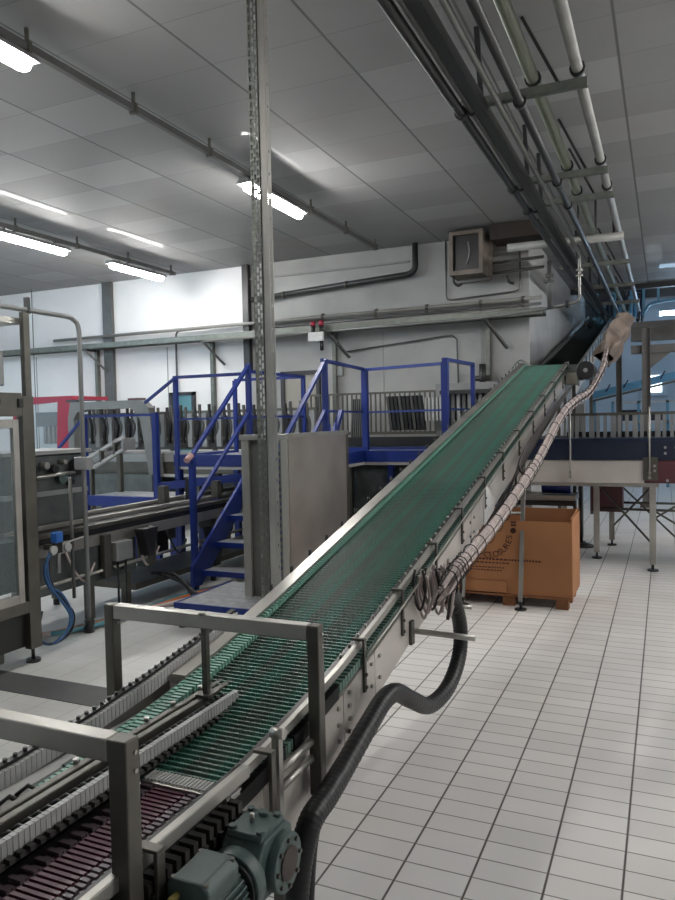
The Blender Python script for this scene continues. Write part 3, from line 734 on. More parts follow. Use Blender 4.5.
MB().box(-3.19, -3.12, 5.17, 5.24, 0, ZS-.03).build('corner_post', M['steel'], sc, .003)
MB().box(-3.20, -2.765, 5.16, 5.23, ZS-.045, ZS+.0).box(-2.80, -2.76, 5.2, 6.41, ZS-.03, ZS+.005).build('top_rail', M['steel'], sc, .003)
b = MB(); ladder(b, -2.875, -2.82, 5.17, 5.175, .1, ZS-.045, 2); b.build('slotted_strip', M['galv'], sc)
MB().box(-2.818, -2.765, 5.165, 5.19, .1, ZS-.045).build('corner_post', mat('bright_steel', (.42,.41,.37), .3, .6), sc, .003)
MB().box(-3.12, -2.90, 5.20, 5.205, .1, ZS-.045).build('end_sheet', mat('streaked_grey_steel', (.13,.13,.12), .4, .5, .2, 2), sc)
MB().box(-2.80, -2.76, 6.36, 6.41, 0, ZS-.03).build('corner_post', M['steel_dark'], sc)
MB().box(-3.19, -2.76, 5.19, 5.23, .08, .13).build('bottom_rail', M['steel_dark'], sc)
MB().box(-3.21, -3.10, 5.15, 5.26, 0, .02).build('foot', M['black'], sc)
# ------------------------------------------------------------------ blue stairs and platform
st = thing('blue_stairs', 'blue steel stairs with handrails and pale worn treads', 'stairs', (-3.65, 6.2, 0))
XA, XB = -4.07, -3.22
sl = .80
for x in (XA, XB):
    MB().prism([(5.66, .10), (5.66, .30), (6.98, 1.36), (6.98, 1.10), (5.80, .10)], 'x', x-.015, x+.015).build('stringer', M['blue'], st)
for i in range(1, 6):
    z = .235*i; y = 5.60 + .235*i
    tr = MB().box(XA+.015, XB-.015, y, y+.24, z-.012, z).build('tread', M['tread'], st)
    MB().box(XA+.015, XB-.015, y-.012, y, z-.05, z+.002).build('nosing', M['blue'], tr)
for x in (XA-.03, XB+.03):
    for y, z0, z1 in ((5.76, 0, 1.33), (6.83, 1.05, 2.27)):
        MB().box(x-.026, x+.026, y-.026, y+.026, z0, z1).build('rail_post', M['blue'], st, .003)
    MB().bar((x, 5.70, 1.29), (x, 6.85, 2.27), .04, .03).build('handrail', M['blue'], st)
    MB().bar((x, 5.76, .86), (x, 6.85, 1.78), .035, .028).build('mid_rail', M['blue'], st)
tag(MB().cyl((XA-.03, 5.67, 1.30), (XA-.03, 5.75, 1.345), .03, 10).build('rail_cap', mat('pinkish_tape', (.5,.3,.28), .6)), 'pinkish tape wrapped on the lower end of the blue handrail', 'tape')
pl = thing('blue_platform', 'raised blue steel platform with guard rails behind the stairs', 'platform', (-3.5, 7.8, 0))
PZ = 1.26
MB().box(-5.15, -3.22, 6.98, 8.2, PZ-.02, PZ).build('deck', M['tread'], pl)
MB().box(-3.5, -1.75, 7.95, 8.9, PZ-.02, PZ).build('deck', M['tread'], pl)
for a in ((-5.18, -3.20, 6.92, 6.98), (-5.18, -5.12, 6.98, 8.2), (-3.25, -1.72, 7.89, 7.95), (-3.25, -3.19, 6.98, 7.92), (-5.18, -1.72, 8.85, 8.91)):
    MB().box(a[0], a[1], a[2], a[3], PZ-.10, PZ+.03).build('edge_beam', M['blue'], pl)
    MB().box(a[0]+.01, a[1]-.01, a[2]+.01, a[3]-.005, PZ-.135, PZ-.102).build('deck_lip', M['white_pl'], pl)
def rail(xa, ya, xb, yb, zt, zb):
    MB().bar((xa, ya, zt), (xb, yb, zt), .035, .035).build('top_rail', M['blue'], pl)
    MB().bar((xa, ya, (zt+PZ)/2-.02), (xb, yb, (zt+PZ)/2-.02), .022, .022).build('mid_rail', M['blue'], pl)
def post(x, y, zt, zb=None, w=.045):
    MB().box(x-w/2, x+w/2, y-w/2, y+w/2, PZ-.12 if zb is None else zb, zt+.015).build('rail_post', M['blue'], pl)
RT = 2.20
post(-5.13, 6.93, RT-.02, 0); rail(-5.13, 6.93, -4.13, 6.93, RT-.02, 0)
post(-3.36, 8.35, RT+.06, None, .07); post(-2.27, 8.0, RT+.06, None); post(-2.09, 7.45, RT+.06, None, .06); post(-2.02, 8.35, RT+.06)
post(-4.13, 8.2, RT, None); rail(-4.13, 6.93, -4.13, 8.2, RT, 0)
post(-5.13, 8.2, RT-.02)
rail(-5.13, 8.2, -4.13, 8.2, RT, 0)
rail(-3.22, 6.83, -3.38, 8.35, RT+.07, 0); rail(-3.38, 8.35, -2.27, 8.0, RT+.06, 0); rail(-2.09, 7.45, -2.02, 8.35, RT+.06, 0)
MB().bar((-3.22, 6.9, 1.25), (-3.22, 7.3, 1.75), .05, .05).build('knee_brace', M['blue'], pl)
MB().prism([(6.70, PZ), (6.93, PZ), (6.93, PZ+.35), (6.88, PZ+.35)], 'x', -3.24, -3.18).build('gusset', M['blue'], pl)
for x, y in ((-5.13, 8.2), (-3.22, 7.0), (-3.22, 8.85), (-1.9, 8.85), (-5.13, 6.95), (-1.95, 7.92)):
    MB().box(x-.035, x+.035, y-.035, y+.035, 0, PZ-.13).build('leg', M['blue'], pl)
bs_ = thing('blue_step', 'low blue rimmed step plate at the foot of the blue stairs', 'step', (-3.25, 5.2, 0))
MB().box(-3.60, -2.92, 4.80, 5.62, .185, .205).build('plate', M['tread'], bs_)
MB().box(-3.62, -2.90, 4.78, 4.80, .165, .210).box(-3.62, -3.60, 4.80, 5.62, .165, .210).build('rim', M['blue'], bs_)
for x in (-3.58, -2.95):
    for y in (4.84, 5.58):
        l = MB().box(x-.02, x+.02, y-.02, y+.02, .05, .185).build('leg', M['blue'], bs_); MB().cyl((x, y, 0), (x, y, .012), .035, 12).cyl((x, y, .01), (x, y, .06), .008, 8).build('foot', M['black'], l)
# lower left platform
lp = thing('blue_walkway', 'lower blue walkway with a railing left of the stairs', 'walkway', (-5.9, 7, 0))
MB().box(-6.45, -4.6, 6.9, 7.5, .76, .79).build('deck', M['tread'], lp)
MB().box(-6.50, -4.3, 6.84, 6.90, .68, .80).build('edge_beam', M['blue'], lp)
MB().bar((-5.4, 6.87, .92), (-4.2, 7.0, 1.05), .06, .09).build('sloping_beam', M['blue'], lp)
for x in (-6.45, -5.38):
    MB().box(x-.03, x+.03, 6.83, 6.89, 0, 1.78).build('rail_post', M['blue'], lp)
MB().box(-6.45, -5.38, 6.845, 6.875, 1.745, 1.775).build('top_rail', M['blue'], lp)
MB().bar((-6.45, 6.86, 1.75), (-6.95, 6.86, 1.30), .03, .03).build('sloping_rail', M['blue'], lp)
MB().bar((-5.13, 6.9, 2.16), (-5.55, 6.9, 1.90), .03, .03).build('sloping_rail', M['blue'], lp)
for x in (-6.2, -5.8, -5.2, -4.8): MB().box(x-.05, x+.05, 6.9, 7.0, 0, .68).build('leg', M['blue'], lp)
# ------------------------------------------------------------------ lane machine in front of it (left middle)
lm = thing('bottling_conveyor', 'grey multi lane conveyor running behind the blue stairs', 'conveyor', (-4.8, 5.5, 0))
for i, x in enumerate((-4.32, -4.50, -4.68, -4.86, -5.04)):
    MB().box(x-.03, x+.03, 3.9, 9.2, .80+.03*(i%2), .83+.03*(i%2)).build('lane_rail', M['steel'] if i%2 else M['steel_dark'], lm)
for i, x in enumerate((-4.40, -4.76, -5.10)):
    b = MB(); y = 3.95
    while y < 8.8: b.box(x-.035, x+.035, y, y+.03, .80, .815); y += .055
    b.build('slat_chain', M['grey_pl'], lm)
MB().box(-5.2, -4.30, 3.9, 9.2, .70, .795).build('bed', M['black'], lm)
MB().box(-4.29, -4.27, 3.9, 9.2, .66, .75).build('side_rail', M['steel'], lm)
MB().box(-4.31, -4.295, 3.9, 5.15, .36, .66).build('apron', M['machine'], lm)
for y in (4.6, 5.05, 6.4, 7.6, 8.8):
    for x in (-4.33, -5.15):
        l = MB().box(x-.03, x+.03, y-.03, y+.03, .06, .70).build('leg', M['steel_dark'], lm)
        MB().cyl((x, y, 0), (x, y, .06), .03, 12).build('foot', M['black'], l)
for y in (4.72, 5.3, 6.55, 7.2): 
    MB().box(-4.28, -4.22, y-.04, y+.04, .38, .74).build('bracket', M['steel_dark'], lm, .006)
MB().prism([(6.05,.62),(6.35,.62),(6.25,.45),(6.2,.22),(6.12,.22),(6.1,.45)], 'x', -4.2, -4.1).build('drip_funnel', M['black'], lm)
MB().prism([(5.05,.74),(5.25,.74),(5.18,.50),(5.12,.50)], 'x', -4.22, -4.12).build('drip_funnel', M['black'], lm)
for i in range(9):
    y = 6.0 + i*.33; MB().box(-4.7+.1*(i%3), -4.62+.1*(i%3), y, y+.08, .83, 1.02+.05*(i%2)).build('sensor_block', M['black'] if i%2 else M['steel_dark'], lm)
for i in range(11):
    y = 5.3 + .33*i; x = -4.35 - .12*(i%3); z = .35 + .07*(i%4)
    MB().box(x-.06, x+.04, y, y+.12+.05*(i%2), z, .70).build('drive_unit', (M['machine'], M['black'], M['steel_dark'])[i%3], lm, .006)
for i in range(6):
    MB().tube(smooth([(-4.27, 4.3+.42*i, .66), (-4.24, 4.36+.42*i, .50-.04*(i%3)), (-4.27, 4.5+.42*i, .40), (-4.28, 4.62+.42*i, .52)], 5), .010, 6).build('cable', M['black'] if i%2 else M['cable'], lm)
MB().cyl((-4.26, 3.95, .44), (-4.26, 6.9, .47), .014, 8).build('pipe', M['steel'], lm)
MB().box(-4.9, -4.35, 5.2, 8.8, .16, .22).build('lower_shelf', M['steel_dark'], lm)
# floor cables
for nm, c, off, lb in (('orange', 'orange', 0, 'orange cable lying on the floor in front of the grey lanes'), ('teal', 'teal', -.07, 'teal hose lying on the floor in front of the grey lanes'), ('grey', 'cable', .08, 'grey pink hose lying on the floor behind the orange cable')):
    tag(MB().tube(smooth([(-4.6+off, 3.9-off, .03), (-4.3, 4.4+off, .03), (-4.15, 4.9+off, .04), (-4.05+off, 5.5, .05), (-3.95, 6.2+off, .04)], 8), .02, 8).build('floor_hose', M[c]), lb, 'hose')
for i in range(3):
    tag(MB().tube(smooth([(-4.25+.06*i, 5.3, .30), (-4.0+.05*i, 5.32, .30-.04*i), (-3.8+.03*i, 5.3, .12), (-3.68+.04*i, 5.2, .02), (-3.45, 5.1+.04*i, .02)], 8), .014, 8).build('black_hose', M['black_rub']),
        ['topmost black hose curving to the floor by the blue stairs', 'middle black hose curving to the floor by the blue stairs', 'lowest black hose curving to the floor by the blue stairs'][i], 'hose')
# ------------------------------------------------------------------ glazed machine at the far left
em = thing('glazed_machine', 'steel framed machine enclosure with clear doors at the left edge', 'machine', (-4.1, 3.7, 0))
MX = -4.02
MB().box(MX-.06, MX, 3.70, 3.80, .10, 1.86).build('corner_post', M['steel_dark'], em, .004)
MB().box(MX-.05, MX-.01, 3.745, 3.80, 1.86, 2.44).build('upper_post', M['steel_dark'], em, .004)
MB().box(MX-.05, MX, 2.2, 3.70, 1.72, 1.88).build('header', M['steel_dark'], em, .004)
MB().box(MX-.05, MX, 2.2, 3.70, .36, .44).build('bottom_rail', M['steel_dark'], em, .004)
MB().box(MX-.04, MX-.005, 3.62, 3.67, .44, 1.70).box(MX-.04, MX-.005, 2.7, 2.76, .44, 1.70).box(MX-.04, MX-.005, 2.76, 3.62, 1.64, 1.70).box(MX-.04, MX-.005, 2.76, 3.62, .44, .50).build('door_frame', M['steel'], em, .003)
MB().box(MX-.026, MX-.020, 2.76, 3.62, .50, 1.64).build('door_pane', M['glass'], em)
merge([text_mesh('10', .075, Matrix.Translation((MX+.001, 3.49, 1.815)) @ Matrix.Rotation(math.pi/2, 4, 'Z') @ RX)], 'lettering', M['black'], em)
MB().box(MX-.003, MX+.012, 3.66, 3.70, 1.78, 1.84).build('latch', M['black'], em)
MB().box(MX-1.2, MX-.06, 2.2, 3.78, 2.36, 2.40).build('top_frame', M['steel'], em)
MB().box(MX-.5, MX-.1, 2.4, 3.5, 1.89, 1.93).build('roof_tray', M['black'], em)
for i in range(4): MB().box(MX-.45+.1*i, MX-.40+.1*i, 2.6+.25*i, 2.9+.25*i, 1.93, 2.05+.04*i).build('roof_fitting', M['light_grey'], em, .008)
MB().box(MX-1.0, MX-.12, 2.2, 3.75, .50, .85).build('machine_bed', M['machine'], em)
MB().box(MX-.9, MX-.25, 2.6, 3.5, .85, 1.25).build('inner_unit', M['machine'], em, .02)
MB().box(MX-.5, MX-.25, 3.0, 3.2, 1.0, 1.22).build('red_cover', M['red'], em, .01)
MB().box(MX-.9, MX-.05, 3.1, 3.75, .12, .36).build('base_box', M['black'], em)
MB().cyl((MX-.04, 3.75, .02), (MX-.04, 3.75, .12), .012, 8).cyl((MX-.04, 3.75, 0), (MX-.04, 3.75, .02), .05, 14).build('foot', M['black'], em)
MB().box(MX-.6, MX-.15, 3.2, 3.6, .02, .12).build('floor_hose_rack', M['steel_dark'], em)
# rear unit with valves, right of the post
ru = thing('valve_unit', 'grey machine block with valves between the glazed enclosure and hoop pipe', 'machine', (-4.7, 4.5, 0))
MB().box(-5.1, -4.62, 4.05, 4.90, .84, 1.42).build('body', M['machine'], ru, .015)
MB().box(-5.15, -4.57, 4.0, 4.95, 1.42, 1.45).build('lid', M['light_grey'], ru)
MB().box(-5.12, -4.60, 4.03, 4.92, 1.08, 1.12).build('mid_band', M['light_grey'], ru)
for i, (y, z, r_, m_) in enumerate(((4.25,1.30,.06,'black'),(4.42,1.33,.03,'steel'),(4.60,1.22,.05,'gear'),(4.78,1.30,.07,'black'),(4.3,1.18,.04,'steel_dark'),(4.7,1.18,.03,'black'),(4.5,1.30,.035,'black'),(4.62,1.35,.02,'steel'))):
    MB().cyl((-4.62, y, z), (-4.54-.01*(i%3), y, z), r_, 14).build('valve', M[m_], ru, .004)
MB().cyl((-4.56, 4.3, 1.24), (-4.56, 4.75, 1.26), .015, 8).build('valve_pipe', M['steel'], ru)
# regulator
rg = thing('air_regulator', 'blue topped air regulator with two round gauges', 'regulator', (-4.15, 4.1, .75))
MB().box(-4.18, -4.12, 4.06, 4.13, .78, .86).build('blue_head', mat('blue_plastic', (.02,.12,.42), .4), rg, .008)
MB().box(-4.17, -4.13, 4.06, 4.13, .70, .78).build('body', M['black'], rg, .004)
for y in (4.03, 4.17): MB().cyl((-4.13, y, .735), (-4.11, y, .735), .032, 16).build('gauge', M['white_pl'], rg)
MB().cyl((-4.15, 4.10, .55), (-4.15, 4.10, .70), .018, 10).build('bowl', M['light_grey'], rg)
MB().box(-4.27, -4.17, 4.08, 4.12, .72, .76).build('mounting_arm', M['steel_dark'], rg)
MB().tube([(-4.2, 4.2, .75), (-4.2, 4.42, .77)], .007, 8).build('outlet_pipe', M['white_pl'], rg)
for i, (dx, dz) in enumerate(((0,0),(.02,.03),(.035,-.02))):
    tag(MB().tube(smooth([(-4.14, 4.05-dx, .74), (-4.13, 3.95+dx, .62+dz), (-4.12, 3.97+dx, .48), (-4.10, 4.06+dx, .36+dz), (-4.09, 4.14+dx, .22), (-4.10, 4.10+dx, .10+dz*.5), (-4.12, 3.98, .05), (-4.14, 3.88, .12), (-4.16, 3.9+dx, .3)], 8), .011, 8).build('air_hose', M['blue_hose'] if i < 2 else M['black_rub']),
        ['outer blue air hose looping below the regulator', 'inner blue air hose looping below the regulator', 'black air hose looping below the regulator'][i], 'hose')
# hoop pipe
HX = -4.2
hpipe = thing('hoop_pipe', 'tall bent grey tube hoop left of the blue walkway', 'pipe', (HX, 4.44, 0))
MB().tube(smooth([(HX, 2.2, 2.49), (HX, 3.6, 2.49), (HX, 4.30, 2.49)], 4) + smooth([(HX, 4.37, 2.485), (HX, 4.43, 2.45), (HX, 4.45, 2.38)], 4) + [V((HX, 4.45, .1))], .019, 12).build('tube', M['light_grey'], hpipe)
MB().tube([(HX-.03, 4.33, .30), (HX-.03, 4.33, 1.25)], .014, 8).build('inner_tube', M['pipe_grey'], hpipe)
MB().box(HX-.02, HX+.025, 3.93, 3.95, 2.46, 2.58).build('clamp', M['black'], hpipe)
MB().cyl((HX, 4.45, 0), (HX, 4.45, .1), .04, 12).build('foot', M['black'], hpipe)
MB().box(HX-.06, HX+.06, 4.41, 4.49, 1.30, 1.40).build('bracket', M['light_grey'], hpipe, .005)
# small box unit below hoop
sb = thing('sensor_box', 'small pale junction box hanging under the grey lane apron', 'junction box', (-4.25, 5.0, .45))
MB().box(-4.29, -4.20, 4.80, 5.0, .50, .66).build('housing', M['light_grey'], sb, .006)
for y in (4.85, 4.95): MB().cyl((-4.24, y, .12), (-4.24, y, .50), .010, 8).build('conduit', M['black'], sb)
# inclined ladder chute
ch = thing('sloping_chute', 'pale steel chute sloping up beside the hoop pipe', 'chute', (-6.6, 7.4, 1.0))
for dz in (0, .16):
    MB().bar((-7.05, 7.4, 1.00+dz), (-6.30, 7.4, 1.34+dz), .05, .035).build('side_rail', M['white_pl'], ch)
MB().bar((-7.05, 7.55, 1.06), (-6.30, 7.55, 1.42), .25, .02).build('bed', M['light_grey'], ch)
MB().box(-6.32, -6.28, 7.36, 7.6, 1.33, 1.48).build('end_plate', M['light_grey'], ch, .01)
for t_ in (.2, .5, .8): MB().box(-7.05+.75*t_-.015, -7.05+.75*t_+.015, 7.37, 7.43, 1.0+.34*t_, 1.16+.34*t_).build('rung', M['steel_dark'], ch)
MB().box(-6.9, -6.84, 7.38, 7.44, 0, 1.08).box(-6.42, -6.36, 7.38, 7.44, 0, 1.28).build('legs', M['steel_dark'], ch)
# red / arch machine at the back
rm = thing('red_cover_machine', 'machine with red framed clear hood at the back left', 'machine', (-9.6, 9.5, 0))
MB().box(-10.4, -9.15, 9.3, 10.3, 0, 1.2).build('base', M['machine'], rm)
MB().prism([(-10.4,1.2),(-10.3,1.2),(-10.2,2.02),(-9.30,2.06),(-9.35,1.2),(-8.98,1.2),(-8.98,2.14),(-10.3,2.12)], 'y', 9.3, 9.40).build('hood_frame', M['red'], rm)
MB().box(-10.3, -9.1, 9.40, 10.3, 2.10, 2.16).build('hood_top', M['red'], rm)
MB().box(-10.2, -9.22, 9.33, 9.35, 1.2, 2.04).build('hood_pane', M['glass'], rm)
for i in range(6): MB().box(-9.95+.1*i, -9.90+.1*i, 9.6, 9.65, 1.35, 1.65).build('inner_bar', M['white_pl'], rm)
MB().box(-10.1, -9.3, 9.58, 9.62, 1.65, 1.9).build('inner_panel', M['light_grey'], rm)
ar = thing('arched_machine', 'light grey arched machine gantry left of the platform', 'machine', (-8.2, 9.5, 0))
b = MB()
# arch as separate convex boxes
b.prism([(-8.60,.9),(-8.60,1.75),(-8.48,1.75),(-8.48,.9)], 'y', 8.80, 8.95).prism([(-8.60,1.75),(-8.54,2.02),(-8.20,2.02),(-8.20,1.90),(-8.40,1.86),(-8.48,1.75)], 'y', 8.80, 8.95)
b.prism([(-8.20,1.90),(-8.20,2.02),(-7.16,2.02),(-7.34,1.90)], 'y', 8.80, 8.95).prism([(-7.34,1.90),(-7.16,2.02),(-7.02,1.90),(-7.18,1.72)], 'y', 8.80, 8.95).prism([(-7.18,1.72),(-7.02,1.90),(-6.88,.9),(-7.04,.9)], 'y', 8.80, 8.95)
b.build('gantry', mat('mid_grey_paint', (.15,.155,.15), .5, .1, .15, 5), ar)
MB().box(-8.62, -8.40, 8.80, 8.95, 2.02, 2.06).build('top_sensor', M['ring'], ar); MB().box(-7.40, -7.18, 8.80, 8.95, 2.02, 2.05).build('top_sensor', M['maroon_paint'], ar)
MB().box(-8.6, -6.95, 8.75, 8.99, .3, .9).build('base', M['machine'], ar)
# row of hanging hoses / packing head
ph = thing('packing_machine', 'long packing machine with rows of dark curved guide hoses', 'machine', (-6.5, 9.2, 0))
MB().box(-8.75, -4.4, 9.15, 9.20, 1.80, 1.84).build('hose_rail', M['steel_dark'], ph)
MB().box(-8.75, -4.4, 9.25, 9.30, 1.40, 1.44).build('lower_rail', M['steel'], ph)
k = 0; x = -8.65
while x < -4.45:
    if k % 6 in (1, 4):
        MB().box(x-.03, x+.05, 9.12, 9.17, 1.30, 1.80).build('guide_plate', M['light_grey'], ph)
    else:
        w_ = .02*math.sin(k*1.7)
        MB().tube(smooth([(x, 9.16, 1.90+.03*(k%2)), (x+.02, 9.14, 1.77), (x+.07+w_, 9.13, 1.63), (x+.05, 9.14, 1.48), (x+.02, 9.18, 1.36)], 4), .025, 7).build('guide_hose', M['black_rub'] if k%3 else M['grey_pl'], ph)
    x += .085; k += 1
MB().box(-8.8, -4.3, 9.0, 10.1, 1.08, 1.20).build('table_top', M['light_grey'], ph)
MB().box(-8.8, -4.3, 9.02, 9.05, .88, 1.08).build('front_apron', M['steel_dark'], ph)
MB().box(-8.8, -4.3, 9.3, 10.1, .60, .88).build('lower_body', M['machine'], ph)
MB().box(-8.6, -5.0, 8.9, 9.0, .86, .90).build('front_shelf', M['steel'], ph)
MB().box(-8.75, -4.4, 9.35, 9.40, 1.25, 1.76).build('back_plate', M['pipe_grey'], ph)
for x in (-8.7, -7.6, -6.4, -5.2, -4.4): MB().box(x-.04, x+.04, 9.1, 9.18, 0, 1.08).build('leg', M['steel_dark'], ph)
# second head right of the screen
p2 = thing('bundled_plate_machine', 'machine with tilted stack of dark plates behind the blue rails', 'machine', (-3.2, 9.2, 0))
for i in range(9):
    MB().bar((-3.35+.055*i, 9.15, 1.95), (-3.30+.055*i, 9.15, 1.50), .035, .10).build('dark_plate', M['black'] if i%3 else M['grey_pl'], p2)
for i in range(7):
    MB().bar((-3.86+.03*i, 9.2, 1.93), (-3.90+.03*i, 9.2, 1.30), .018, .12).build('grey_plate', M['pipe_grey'], p2)
for i in range(5): MB().box(-2.85+.05*i, -2.825+.05*i, 9.15, 9.2, 1.62, 1.92).build('white_rod', M['white_pl'], p2)
for i in range(8): MB().box(-2.55+.07*i, -2.51+.07*i, 9.1, 9.2, 1.35, 1.98+.02*(i%2)).build('grey_plate', M['pipe_grey'] if i%2 else M['light_grey'], p2)
MB().box(-2.62, -1.95, 9.05, 9.3, 1.95, 2.00).build('cap_rail', M['pipe_dark'], p2)
MB().box(-2.75, -1.9, 9.32, 9.38, 1.35, 2.10).build('back_plate', M['light_grey'], p2)
MB().box(-4.0, -1.85, 9.0, 9.9, 1.05, 1.30).build('table', M['light_grey'], p2)
MB().box(-4.0, -1.85, 8.98, 9.0, 1.30, 1.42).build('black_strip', M['black'], p2)
for x in (-3.9, -3.3, -2.6, -1.95): MB().box(x-.04, x+.04, 9.05, 9.13, 0, 1.05).build('leg', M['steel_dark'], p2)
MB().box(-4.0, -1.85, 9.2, 9.9, .3, 1.05).build('lower_body', M['machine'], p2)
# low dark fence bars on wall side
gr = MB(); x = -5.0
while x < -2.0: gr.box(x, x+.02, 10.0, 10.02, 1.45, 2.02); x += .075
gr.box(-5.0, -2.0, 9.99, 10.03, 2.02, 2.05).box(-5.0, -2.0, 9.99, 10.03, 1.43, 1.47).box(-5.0, -4.95, 9.99, 10.03, 0, 1.47).box(-2.05, -2.0, 9.99, 10.03, 0, 1.47)
tag(gr.build('bar_fence', M['steel_dark']), 'low fence of thin upright bars along the white back wall', 'fence')
# ------------------------------------------------------------------ wall services
tray = thing('cable_tray', 'long steel cable tray running across the white back wall', 'cable tray', (-6, 10.3, 3.05))
MB().box(-13.5, -1.5, 10.25, 10.50, 3.06, 3.075).box(-13.5, -1.5, 10.24, 10.25, 3.03, 3.12).box(-13.5, -1.5, 10.50, 10.51, 3.03, 3.12).build('tray', M['galv'], tray)
for x in (-9.55, -7.03, -4.75, -2.32):
    b = MB().box(x-.03, x+.03, 10.52, 10.6, 1.0, 3.06); b.build('wall_channel', M['galv'], tray)
    MB().bar((x+.03, 10.2, 3.02), (x+.28, 10.5, 2.62), .05, .03).build('strut', M['pipe_dark'], tray)
    MB().box(x-.02, x+.02, 10.2, 10.55, 3.0, 3.03).build('arm', M['pipe_dark'], tray)
for z, yy, r_, m_, lb in ((3.20, 10.42, .020, 'pipe_grey', 'thin grey pipe just above the wall cable tray'), (3.29, 10.47, .028, 'pipe_white', 'pale pipe above the wall cable tray, upper of the two')):
    t = thing('wall_pipe', lb, 'pipe', (-5, yy, z))
    x0 = -10.5 if z > 3.25 else -6.0
    MB().tube([(x0, yy, z-.03), (-1.55, yy, z)], r_, 10).build('pipe', M[m_], t)
    b = MB()
    for x in (-4.9, -4.0, -3.2, -2.4, -1.8): b.cyl((x-.02, yy, z), (x+.02, yy, z), r_+.014, 10)
    build_each(b, 'clip', M['steel_dark'], t)
dp = thing('drain_pipe', 'thick dark drain pipe bending up to the ceiling', 'pipe', (-4.5, 10.5, 3.8))
MB().tube([V((-6.2, 10.5, 3.66)), V((-3.55, 10.5, 3.80))] + smooth([(-3.47, 10.5, 3.81), (-3.40, 10.5, 3.86), (-3.38, 10.5, 3.94)], 4) + [V((-3.38, 10.5, CZ))], .045, 14).build('pipe', M['pipe_dark'], dp)
for x in (-5.6, -4.5): MB().cyl((x-.02, 10.5, 3.69+(x+5.6)*.053), (x+.02, 10.5, 3.69+(x+5.6)*.053), .055, 12).build('clip', M['steel_dark'], dp)
cdt = MB().tube([V((-7.75, 10.52, 1.2)), V((-7.75, 10.52, 3.12))] + smooth([(-7.74, 10.52, 3.2), (-7.70, 10.52, 3.25), (-7.62, 10.52, 3.26)], 4) + [V((-5.0, 10.52, 3.30))], .018, 8)
tag(cdt.build('conduit', M['pipe_grey']), 'thin conduit rising beside the small lit window then turning right', 'conduit')
tag(MB().tube([V((-4.55, 10.55, 2.72)), V((-2.95, 10.55, 2.86))] + smooth([(-2.85, 10.55, 2.86), (-2.78, 10.55, 2.80)], 3) + [V((-2.76, 10.55, 1.9))], .012, 8).build('conduit', M['pipe_grey']), 'thin conduit drawn under the cable tray above the blue rails', 'conduit')
tag(MB().tube([(-10.95, 10.4, 1.2), (-10.95, 10.4, CZ)], .008, 6).build('hanging_cable', M['pipe_grey']), 'thin cable hanging down the bluish left wall', 'cable')
sr = thing('warning_beacon', 'pair of red topped black warning lights with white tag', 'warning light', (-4.85, 10.15, 3.1))
for x in (-4.92, -4.78):
    MB().cyl((x, 10.15, 2.98), (x, 10.15, 3.10), .035, 12).build('black_body', M['black'], sr)
    MB().cyl((x, 10.15, 3.10), (x, 10.15, 3.17), .037, 12).build('red_lens', M['red'], sr)
MB().box(-4.98, -4.72, 10.08, 10.12, 2.86, 3.0).build('tag', M['paper'], sr, .01)
MB().cyl((-4.78, 10.15, 2.72), (-4.78, 10.15, 2.88), .03, 10).build('horn', M['black'], sr)
MB().box(-4.95, -4.75, 10.14, 10.25, 3.0, 3.04).build('arm', M['steel_dark'], sr)
tag(MB().box(-4.78, -4.62, 10.55, 10.6, 2.35, 2.5).build('wall_box', M['light_grey'], None, .006), 'small grey box on the wall above the blue rail', 'wall box')
# wall valve right of platform rail
vl = thing('wall_valve', 'dark valve fitting on thin pipes at the right end of the blue rail', 'valve', (-2.3, 10.3, 2.1))
MB().cyl((-2.45, 10.3, 2.20), (-2.25, 10.3, 2.20), .04, 12).build('valve_body', M['pipe_dark'], vl); MB().cyl((-2.35, 10.3, 2.05), (-2.35, 10.3, 2.4), .05, 12).build('valve_stem', M['pipe_dark'], vl)
MB().tube(smooth([(-2.80, 10.35, 1.7), (-2.80, 10.35, 2.0), (-2.72, 10.35, 2.06), (-2.45, 10.33, 2.07)], 5), .015, 8).build('inlet_pipe', M['pipe_grey'], vl)
# heater / vent unit
ht = thing('air_heater', 'square cream air heater with dark opening high on the wall', 'air heater', (-2.4, 10.1, 3.9))
MB().box(-2.70, -2.24, 9.90, 9.93, 3.60, 3.66).box(-2.70, -2.24, 9.90, 9.93, 4.14, 4.19).box(-2.70, -2.65, 9.90, 9.93, 3.66, 4.14).box(-2.29, -2.24, 9.90, 9.93, 3.66, 4.14).build('front_frame', M['heater'], ht)
MB().box(-2.70, -2.24, 9.93, 10.58, 3.60, 3.63).box(-2.70, -2.24, 9.93, 10.58, 4.16, 4.19).box(-2.70, -2.67, 9.93, 10.58, 3.63, 4.16).box(-2.27, -2.24, 9.93, 10.58, 3.63, 4.16).build('casing', M['heater'], ht)
MB().box(-2.665, -2.275, 9.97, 9.99, 3.635, 4.155).build('dark_core', M['black'], ht)
MB().tube(smooth([(-2.45, 9.955, 4.05), (-2.43, 9.955, 3.9), (-2.47, 9.955, 3.75)], 4), .01, 6).build('inner_wire', M['light_grey'], ht)
MB().tube(smooth([(-2.66, 9.98, 3.60), (-2.66, 9.98, 3.52), (-2.60, 9.98, 3.47), (-2.55, 10.0, 3.50)], 4), .018, 8).build('wall_hook', M['black'], ht)
MB().bar((-2.68, 10.2, 3.55), (-2.2, 10.2, 3.58), .04, .04).build('support_arm', M['pipe_grey'], ht)
MB().tube(smooth([(-1.98, 10.2, 3.58), (-1.95, 10.2, 3.50), (-1.88, 10.2, 3.47)], 4), .02, 8).build('wall_hook', M['black'], ht)
